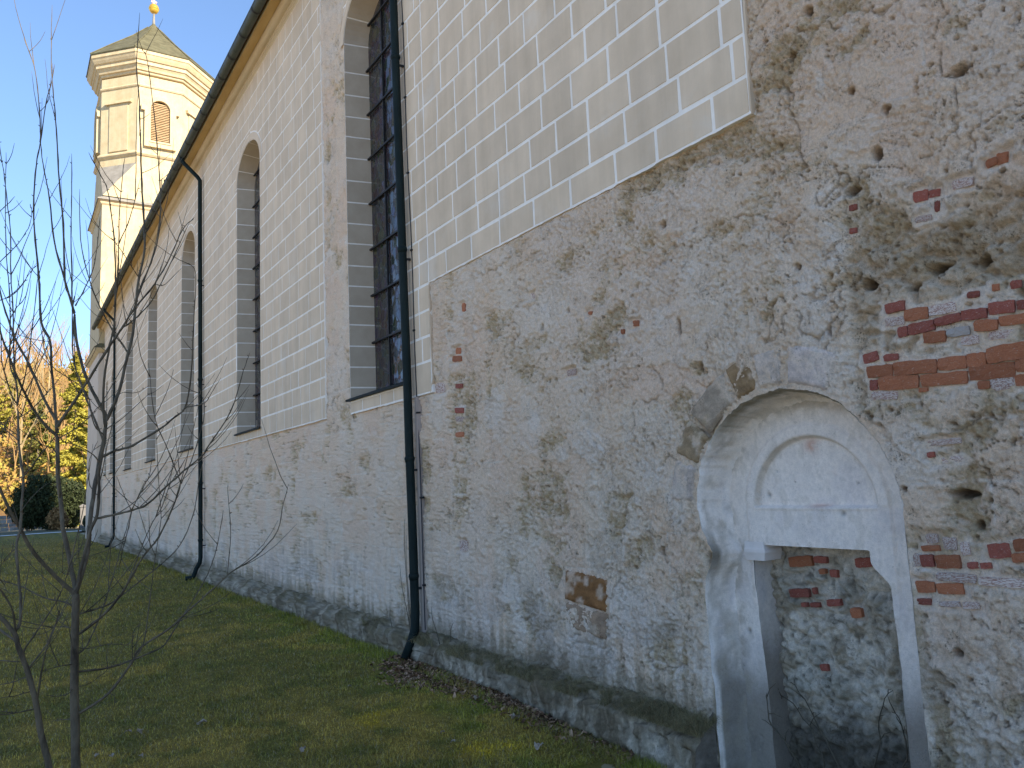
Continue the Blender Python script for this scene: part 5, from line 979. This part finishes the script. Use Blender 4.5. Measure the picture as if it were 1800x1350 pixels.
# small square window of the drum
mb = MB(); mb.add([fpt(0, s, z, .004) for s, z in ((.22, 20.05), (.70, 20.05), (.70, 20.75), (.22, 20.75))], [(0, 1, 2, 3)]); sw = mb.build('small_window', M['dark'], tower)
fr_ = MB()
for (a, b, c, d_) in ((.14, .78, 20.75, 20.84), (.14, .22, 20.0, 20.749), (.70, .78, 20.0, 20.749), (.14, .78, 19.93, 20.0)):
    fr_.add([fpt(0, s, z, o) for o in (0, .11) for s, z in ((a, c), (b, c), (b, d_), (a, d_))], [(4, 5, 6, 7), (0, 1, 5, 4), (1, 2, 6, 5), (2, 3, 7, 6), (3, 0, 4, 7)])
fr_.build('window_frame', M['trim'], sw)
# ================================================================== SAPLINGS
def smooth_pts(q, k=4):
    P_ = np.array(q); out = []
    E = np.vstack([2 * P_[0] - P_[1], P_, 2 * P_[-1] - P_[-2]])
    for i in range(1, len(E) - 2):
        for j in range(k):
            t = j / k; a, b, c, d_ = E[i - 1], E[i], E[i + 1], E[i + 2]
            out.append(.5 * ((2 * b) + (c - a) * t + (2 * a - 5 * b + 4 * c - d_) * t * t + (3 * b - a - 3 * c + d_) * t ** 3))
    out.append(P_[-1]); return np.array(out)
rs = random.Random(9)
for key, lab in (('b', 'bare young sapling with a straight trunk forking low, right of the pair'), ('a', 'bare young sapling with a leaning trunk at the left edge')):
    root = empty('sapling'); first = True
    tag(root, lab, 'sapling', 'bare saplings in front of the church wall')
    for t, q in BRANCH:
        if t != key: continue
        q = [list(p) for p in q]
        if first: q = [[q[0][0] + .02, q[0][1], -.08, q[0][3] * 1.25]] + q
        P_ = smooth_pts(q); mb = MB()
        wob = .0013
        pts = [(p[0] + rs.uniform(-wob, wob), p[1] + rs.uniform(-wob, wob), p[2] + rs.uniform(-wob, wob)) for p in P_]
        # knotty swellings at the buds
        rad = [max(.0014, p[3] * (1 if first else .86)) * (1 + (.28 if (i % 3 == 0 and p[3] < .008) else 0) + rs.uniform(-.06, .06)) for i, p in enumerate(P_)]
        rad[-1] = .0009
        mb.tube(pts, rad, 9 if rad[0] > .012 else 6)
        if not first:
            n = len(pts)
            for i in range(2, n - 1):
                if rs.random() < .30:      # bud
                    d_ = Vector((rs.uniform(-1, 1), rs.uniform(-.4, .4), rs.uniform(.2, 1))).normalized(); o = Vector(pts[i])
                    mb.tube([o, o + d_ * (.006 + rad[i]), o + d_ * (.013 + rad[i])], [.0022, .0022, .0006], 4)
                if rs.random() < .13 and rad[i] < .009:   # short twig
                    tdir = (Vector(pts[i + 1]) - Vector(pts[i])).normalized(); sd = Vector((rs.uniform(-1, 1), rs.uniform(-.7, .7), rs.uniform(-.2, .5))).normalized()
                    o = Vector(pts[i]); dr = (tdir * .6 + sd * .8).normalized(); Ls = rs.uniform(.08, .42); pp = [o]
                    for s_ in range(1, 6):
                        dr = (dr + Vector((0, 0, .13)) + Vector((rs.uniform(-.1, .1), rs.uniform(-.1, .1), 0))).normalized(); pp.append(pp[-1] + dr * Ls / 5)
                    mb.tube(pp, [.0024, .0021, .0018, .0016, .0013, .0008], 5)
        if not first:
            for i in range(3, len(pts) - 2):
                if rs.random() < .035 and rad[i] < .0085:       # long fine shoot
                    o = Vector(pts[i]); dr = ((Vector(pts[i + 1]) - o).normalized() * .7 + Vector((rs.uniform(-.5, .9), rs.uniform(-.5, .5), .5))).normalized(); Ls = rs.uniform(.35, .85); pp = [o]
                    for s_ in range(1, 10):
                        dr = (dr + Vector((rs.uniform(-.06, .06), rs.uniform(-.06, .06), .10))).normalized(); pp.append(pp[-1] + dr * Ls / 9)
                    mb.tube(pp, [.0030 - .00024 * k for k in range(10)], 5)
        mb.build('trunk' if first else 'branch', M['bark'], root, True); first = False

# ================================================================== THINGS ON AND NEAR THE LAWN
def leaf_mesh(seed, L0=.07):
    r = random.Random(seed); V = []; n = 6
    for i in range(n + 1):
        u = i / n; w_ = L0 * .36 * math.sin(math.pi * min(1, u * .92 + .06)) * r.uniform(.8, 1.1); c = .018 * math.sin(u * 3 + r.random()) + .012 * u
        V += [(u * L0, -w_, c + r.uniform(0, .022)), (u * L0, 0, c), (u * L0, w_, c + r.uniform(0, .022))]
    F = [(3 * i + k, 3 * i + k + 1, 3 * i + k + 4, 3 * i + k + 3) for i in range(n) for k in (0, 1)]
    me = bpy.data.meshes.new('fallen_leaf'); me.from_pydata(V, [], F); me.update(); return me
LM = [leaf_mesh(s) for s in range(4)]
ml = mat('dry_pale_leaf', (.26, .20, .14), (.38, .32, .24), 20, bump=.3, bscale=60)
for me in LM: me.materials.append(ml)
for i, (x, y, s) in enumerate(LEAVES):
    o = bpy.data.objects.new('fallen_leaf', LM[i % 4]); COL.objects.link(o)
    o.location = (x, y, float(lawn_h(np.array([x]), np.array([y]))[0]) + .022); o.rotation_euler = (rs.uniform(-.2, .2), rs.uniform(-.2, .2), rs.uniform(0, 6.28)); o.scale = (s,) * 3
    tag(o, 'pale dry fallen leaf lying alone on the lawn', 'leaf', 'fallen leaves on the lawn')
# leaf litter against the plinth
n = 5600; u = RNG.rand(n)
y = 4.9 + 4.6 * RNG.beta(2.2, 1.5, n); x = 4.26 - np.abs(RNG.randn(n)) * (.10 + .16 * np.exp(-((y - 8.4) / .8) ** 2)); z = lawn_h(x, y) + .01 + RNG.rand(n) * .05 * np.exp(-(4.26 - x) / .15)
a = RNG.rand(n) * 6.28; s = .012 + .022 * RNG.rand(n); tl = RNG.randn(n, 2) * .45
ux = np.stack([np.cos(a), np.sin(a), tl[:, 0]], -1) * s[:, None]; vx = np.stack([-np.sin(a), np.cos(a), tl[:, 1]], -1) * s[:, None] * .6; p = np.stack([x, y, z], -1)
V = np.stack([p - ux, p - vx, p + ux, p + vx], 1).reshape(-1, 3); b = np.arange(n)[:, None] * 4
cl = np.array([[.10, .075, .05], [.17, .14, .105], [.28, .25, .21], [.07, .055, .04]])[RNG.randint(0, 4, n)] * (.7 + .6 * RNG.rand(n))[:, None] * np.array([1.45, 1.0, .72])
tag(link('leaf_litter', mesh_np('leaf_litter', V, [b + np.array([0, 1, 2, 3])], np.repeat(cl[:, None], 4, 1).reshape(-1, 3)), M['attr']), 'drift of brown leaf litter at the foot of the plinth', 'leaf litter', kind='stuff')
# moss and dry grass growing on the plinth
def pl_z(x, y): return .30 - (D - x) * .42
def pl_c(x, y): return np.zeros(x.shape + (3,)) + np.array([.29, .235, .115])
gt = grass('plinth_grass', 24000, 4.32, 11, .062, .0014, None, (D - .205, D - .015), pl_z, pl_c, 1.9, 2.0, .46)
tag(gt, 'dry dark grass and moss growing along the plinth ledge', 'grass', kind='stuff')
gt = grass('edge_grass', 22000, 4.4, 40, .060, .0016, None, (4.05, 4.30), None, lambda x, y: turf_col(x, y) * .9, 1.7, .8)
tag(gt, 'longer dark grass along the foot of the plinth', 'grass', kind='stuff')
# weeds on the ledge
mw = mat('dry_weed_stem', (.07, .055, .035), (.13, .10, .065), 20, bump=0)
def weed(pts, r, label):
    mb = MB(); P_ = smooth_pts([list(p) + [r] for p in pts], 5); mb.tube([tuple(p[:3]) for p in P_], [r * (1 - .7 * i / len(P_)) for i in range(len(P_))], 5)
    o = mb.build('weed_stem', mw); tag(o, label, 'weed', 'dry weed stems on the plinth'); return o
for (y0, y1, h_) in [(9.33, 9.62, .85), (9.36, 9.44, 1.45), (9.32, 9.40, 1.25), (8.55, 8.75, .42), (8.3, 8.2, .30), (9.9, 9.95, .25)]:
    weed([(D - .10, y0, .25), (D - .11, y0 + (y1 - y0) * .3, .25 + h_ * .35), (D - .12, y0 + (y1 - y0) * .7, .25 + h_ * .72), (D - .10, y1, .25 + h_)], .006, 'thin dry weed stem rising from the plinth by the near downpipe')
# dead bramble inside the doorway
for k in range(5):
    mb = MB(); y = 3.85 - k * .16
    p = Vector((D + .30 + .03 * k, y, .02)); dr = Vector((-.05, rs.uniform(-.5, .5), 1)).normalized(); pts = [p]
    for s_ in range(12):
        dr = (dr + Vector((rs.uniform(-.25, .25), rs.uniform(-.45, .45), rs.uniform(-.35, .2)))).normalized(); q = pts[-1] + dr * .065; q.x = min(max(q.x, D + .24), D + .40); q.y = min(max(q.y, 3.1), 4.05); pts.append(q)
    mb.tube(pts, [.007 - .0004 * i for i in range(13)], 5)
    for s_ in range(3, 12, 2):
        o = pts[s_]; e = o + Vector((rs.uniform(-.04, .02), rs.uniform(-.14, .14), rs.uniform(-.02, .13))); mb.tube([o, (o + e) / 2 + Vector((0, .01, .01)), e], [.004, .003, .0012], 4)
    tag(mb.build('bramble', mw, None, True), 'dead dark bramble stems in the foot of the walled-up doorway', 'bramble', 'brambles in the doorway')

# ================================================================== BEYOND THE CHURCH
def leaf_cloud(name, P_, size, colA, colB, parent, flat=.5, seed=1):
    r = np.random.RandomState(seed); n = len(P_)
    a = r.rand(n) * 6.28; e = r.randn(n) * flat; s = size * (.5 + r.rand(n))
    ux = np.stack([np.cos(a), np.sin(a), e], -1) * s[:, None]; b2 = r.randn(n, 3); vx = np.cross(ux, b2); vx = vx / (np.linalg.norm(vx, axis=1)[:, None] + 1e-9) * s[:, None] * .55
    V = np.stack([P_ - ux, P_ - vx, P_ + ux, P_ + vx], 1).reshape(-1, 3); b = np.arange(n)[:, None] * 4
    t = r.rand(n)[:, None]; c = np.array(colA) * t + np.array(colB) * (1 - t)
    return link(name, mesh_np(name, V, [b + np.array([0, 1, 2, 3])], np.repeat(c[:, None], 4, 1).reshape(-1, 3)), M['attr'], parent)
mtr = mat('far_trunk', (.10, .075, .05), (.19, .15, .11), 4, bump=.4, bscale=8, bdist=.05)
def conifer(x, y, H, Rr, cA, cB, label, seed, n=9000, group=None):
    r = np.random.RandomState(seed); root = empty('conifer'); z0 = float(hill_h(np.array([x]), np.array([float(y)]))[0]) if y > 88 else 0.0
    nb = int(H * 7); P_ = []; wood = MB()
    for k in range(nb):
        t = (k + r.rand()) / nb; zz = z0 + H * (.06 + .93 * t); L0 = Rr * (1 - t) ** .75 * (.55 + .75 * r.rand()) + .15; a = r.rand() * 6.28
        d_ = np.array([math.cos(a), math.sin(a), -.18 - .25 * r.rand()]); o = np.array([x, y, zz])
        m = max(6, int(n / nb)); u = r.rand(m) ** .6
        P_.append(o + d_[None] * (u * L0)[:, None] + r.randn(m, 3) * np.array([.16, .16, .10]) * (L0 * .35 + .2))
        if k % 4 == 0: wood.tube([tuple(o), tuple(o + d_ * L0 * .9)], [.03, .008], 4)
    wood.tube([(x, y, z0 - .3), (x, y, z0 + H * .95)], [H * .016, .02], 7)
    leaf_cloud('crown', np.concatenate(P_), .145, cA, cB, root, .5, seed); wood.build('trunk', mtr, root)
    tag(root, label, 'tree', group)
YG, YG2, DG = (.42, .35, .05), (.22, .20, .035), (.08, .09, .03)
conifer(6.3, 96, 16.5, 2.8, YG, YG2, 'tall yellow-green conifer close beside the tower', 1, 42000)
conifer(8.6, 90, 9.0, 3.4, (.46, .40, .04), (.24, .22, .035), 'lower bright yellow conifer at the tower foot', 2, 36000)
conifer(3.4, 112, 8.5, 2.6, YG2, DG, 'short darker conifer left of the tall one', 3, 16000)
conifer(-3.0, 88, 11.5, 2.6, (.28, .26, .03), YG2, 'yellow-green conifer at the left edge', 4, 26000)
conifer(.6, 128, 9.0, 3.0, YG, YG2, 'small conifer on the brown hillside', 5, 6000)
def bush(x, y, Rx, H, cA, cB, label, seed, n=7000, name='bush', stems=10):
    r = np.random.RandomState(seed); root = empty(name)
    d_ = r.randn(n, 3); d_ /= np.linalg.norm(d_, axis=1)[:, None]; rad = r.rand(n) ** .28
    lump = .78 + .5 * fbm(d_[:, 0] * 2.2 + 5, d_[:, 2] * 2.2 + seed, 230, 3)
    P_ = np.stack([x + d_[:, 0] * Rx * rad * lump, y + d_[:, 1] * Rx * .8 * rad * lump, H * .52 + d_[:, 2] * H * .5 * rad * lump], -1); P_ = P_[P_[:, 2] > .03]
    leaf_cloud('crown', P_, .10, cA, cB, root, .8, seed); mb = MB()
    for k in range(stems):
        a = r.rand() * 6.28; mb.tube([(x + .15 * math.cos(a), y + .15 * math.sin(a), -.1), (x + .5 * Rx * math.cos(a), y + .4 * Rx * math.sin(a), H * .5), (x + .8 * Rx * math.cos(a), y + .6 * Rx * math.sin(a), H * .85)], [.04, .025, .008], 4)
    mb.build('stem', mtr, root); tag(root, label, 'bush')
bush(3.3, 76, 2.6, 4.4, (.050, .062, .022), (.022, .030, .012), 'broad dark evergreen bush behind the path', 1, 12000)
bush(1.9, 77.2, 1.5, 3.4, (.05, .06, .02), (.025, .03, .012), 'smaller dark bush left of the broad one', 2, 5000)
bush(5.1, 78, 1.2, 3.5, (.030, .045, .018), (.016, .024, .010), 'dark clipped shrub by the white gate post', 3, 6000)
bush(3.7, 73.4, .75, 1.7, (.34, .20, .08), (.13, .075, .03), 'low russet shrub of dry stems by the path', 4, 3500, stems=26)
bush(6.4, 72, 1.0, 1.3, (.06, .07, .03), (.03, .035, .015), 'low green shrub at the tower corner', 5, 3000)
# low rubble wall and gate post
wl = empty('garden_wall'); rw = random.Random(3); mws = mat('garden_wall_stone', (.20, .18, .15), (.38, .35, .31), 3, bump=.6, bscale=10, bdist=.03, rand=.25)
for row in range(4):
    xx = -9.0 + rw.random() * .3
    while xx < 4.6:
        w_ = rw.uniform(.35, .75); mb = MB(); o = rw.uniform(-.03, .03); yq = 80.0 + o
        mb.box(xx, xx + w_ - .03, yq, yq + .45, row * .33 + .0, row * .33 + .31); mb.build('stone', mws, wl); xx += w_
tag(wl, 'low grey rubble garden wall behind the bushes', 'wall')
gp_ = MB(); gp_.box(5.35, 5.75, 74.0, 74.4, -.1, 1.75); gp_.box(5.28, 5.82, 73.93, 74.47, 1.751, 1.85); gp_.add([(5.28, 73.93, 1.851), (5.82, 73.93, 1.851), (5.82, 74.47, 1.851), (5.28, 74.47, 1.851), (5.55, 74.2, 2.0)], [(0, 1, 4), (1, 2, 4), (2, 3, 4), (3, 0, 4)])
tag(gp_.build('gate_post', mat('shade_toned_post', (.15, .135, .12), (.19, .175, .155), 4)), 'white rendered gate post near the tower corner', 'gate post')  # white post coloured dark grey: the shade it stands in is painted
# bare trees
def bare_tree(mb, x, y, z, H, r, lvl=4, spread=.55):
    def grow(p, d_, L0, rad, l):
        k = 3; pts = [p]; dd = d_
        for s_ in range(k):
            dd = (dd + Vector((r.uniform(-.16, .16), r.uniform(-.16, .16), r.uniform(-.02, .12)))).normalized(); pts.append(pts[-1] + dd * L0 / k)
        mb.tube(pts, [rad * (1 - .45 * i / k) for i in range(k + 1)], 3 if l < lvl else 5, False)
        if l == 0: return
        for c in range(3 if l > 1 else 4):
            t = r.uniform(.45, 1.0); i = min(k, max(1, int(round(t * k)))); nd = (dd + Vector((r.uniform(-1, 1), r.uniform(-1, 1), r.uniform(-.1, .6))) * spread).normalized()
            grow(pts[i], nd, L0 * r.uniform(.55, .8), rad * .52, l - 1)
    grow(Vector((x, y, z - .2)), Vector((0, 0, 1)), H * .42, H * .014, lvl)
rt = random.Random(17)
for i, (x, y, H, lab) in enumerate([(1.6, 104, 15, 'slender bare tree left of the tall conifer'), (-1.2, 118, 15, 'bare tree rising above the brown hillside'), (-4.0, 108, 14, 'bare tree at the left edge'), (4.6, 126, 17, 'tall bare tree behind the conifers'), (8.0, 132, 17, 'bare tree crown behind the tower edge'), (-8, 122, 15, 'bare tree beyond the left edge')]):
    root = empty('bare_tree'); mb = MB(); bare_tree(mb, x, y, float(hill_h(np.array([float(x)]), np.array([float(y)]))[0]), H, rt, 5, .5)
    mb.build('trunk_and_limbs', M['twig'], root); tag(root, lab, 'tree', 'bare trees on the hill')
mb = MB()
for i in range(330):
    y = rt.uniform(104, 230); x = rt.uniform(-.18 * y, .24 * y); bare_tree(mb, x, y, float(hill_h(np.array([x]), np.array([y]))[0]), rt.uniform(7, 12), rt, 2, .6)
tag(mb.build('bare_wood', mat('brown_wood_twigs', (.22, .125, .045), (.33, .20, .075), .5, bump=0)), 'brown leafless wood covering the sunny hillside', 'wood', kind='stuff')
n = 26000; y = 95 + 150 * RNG.rand(n) ** 1.4; x = (-.10 + .26 * RNG.rand(n)) * y; z = hill_h(x, y) + RNG.rand(n) ** 2 * 3.0 * fbm(x * .3, y * .3, 250, 2)
tag(leaf_cloud('undergrowth', np.stack([x, y, z], -1), .24, (.40, .215, .06), (.28, .25, .045), None, .6, 8), 'brown and olive undergrowth on the hillside', 'undergrowth', kind='stuff')
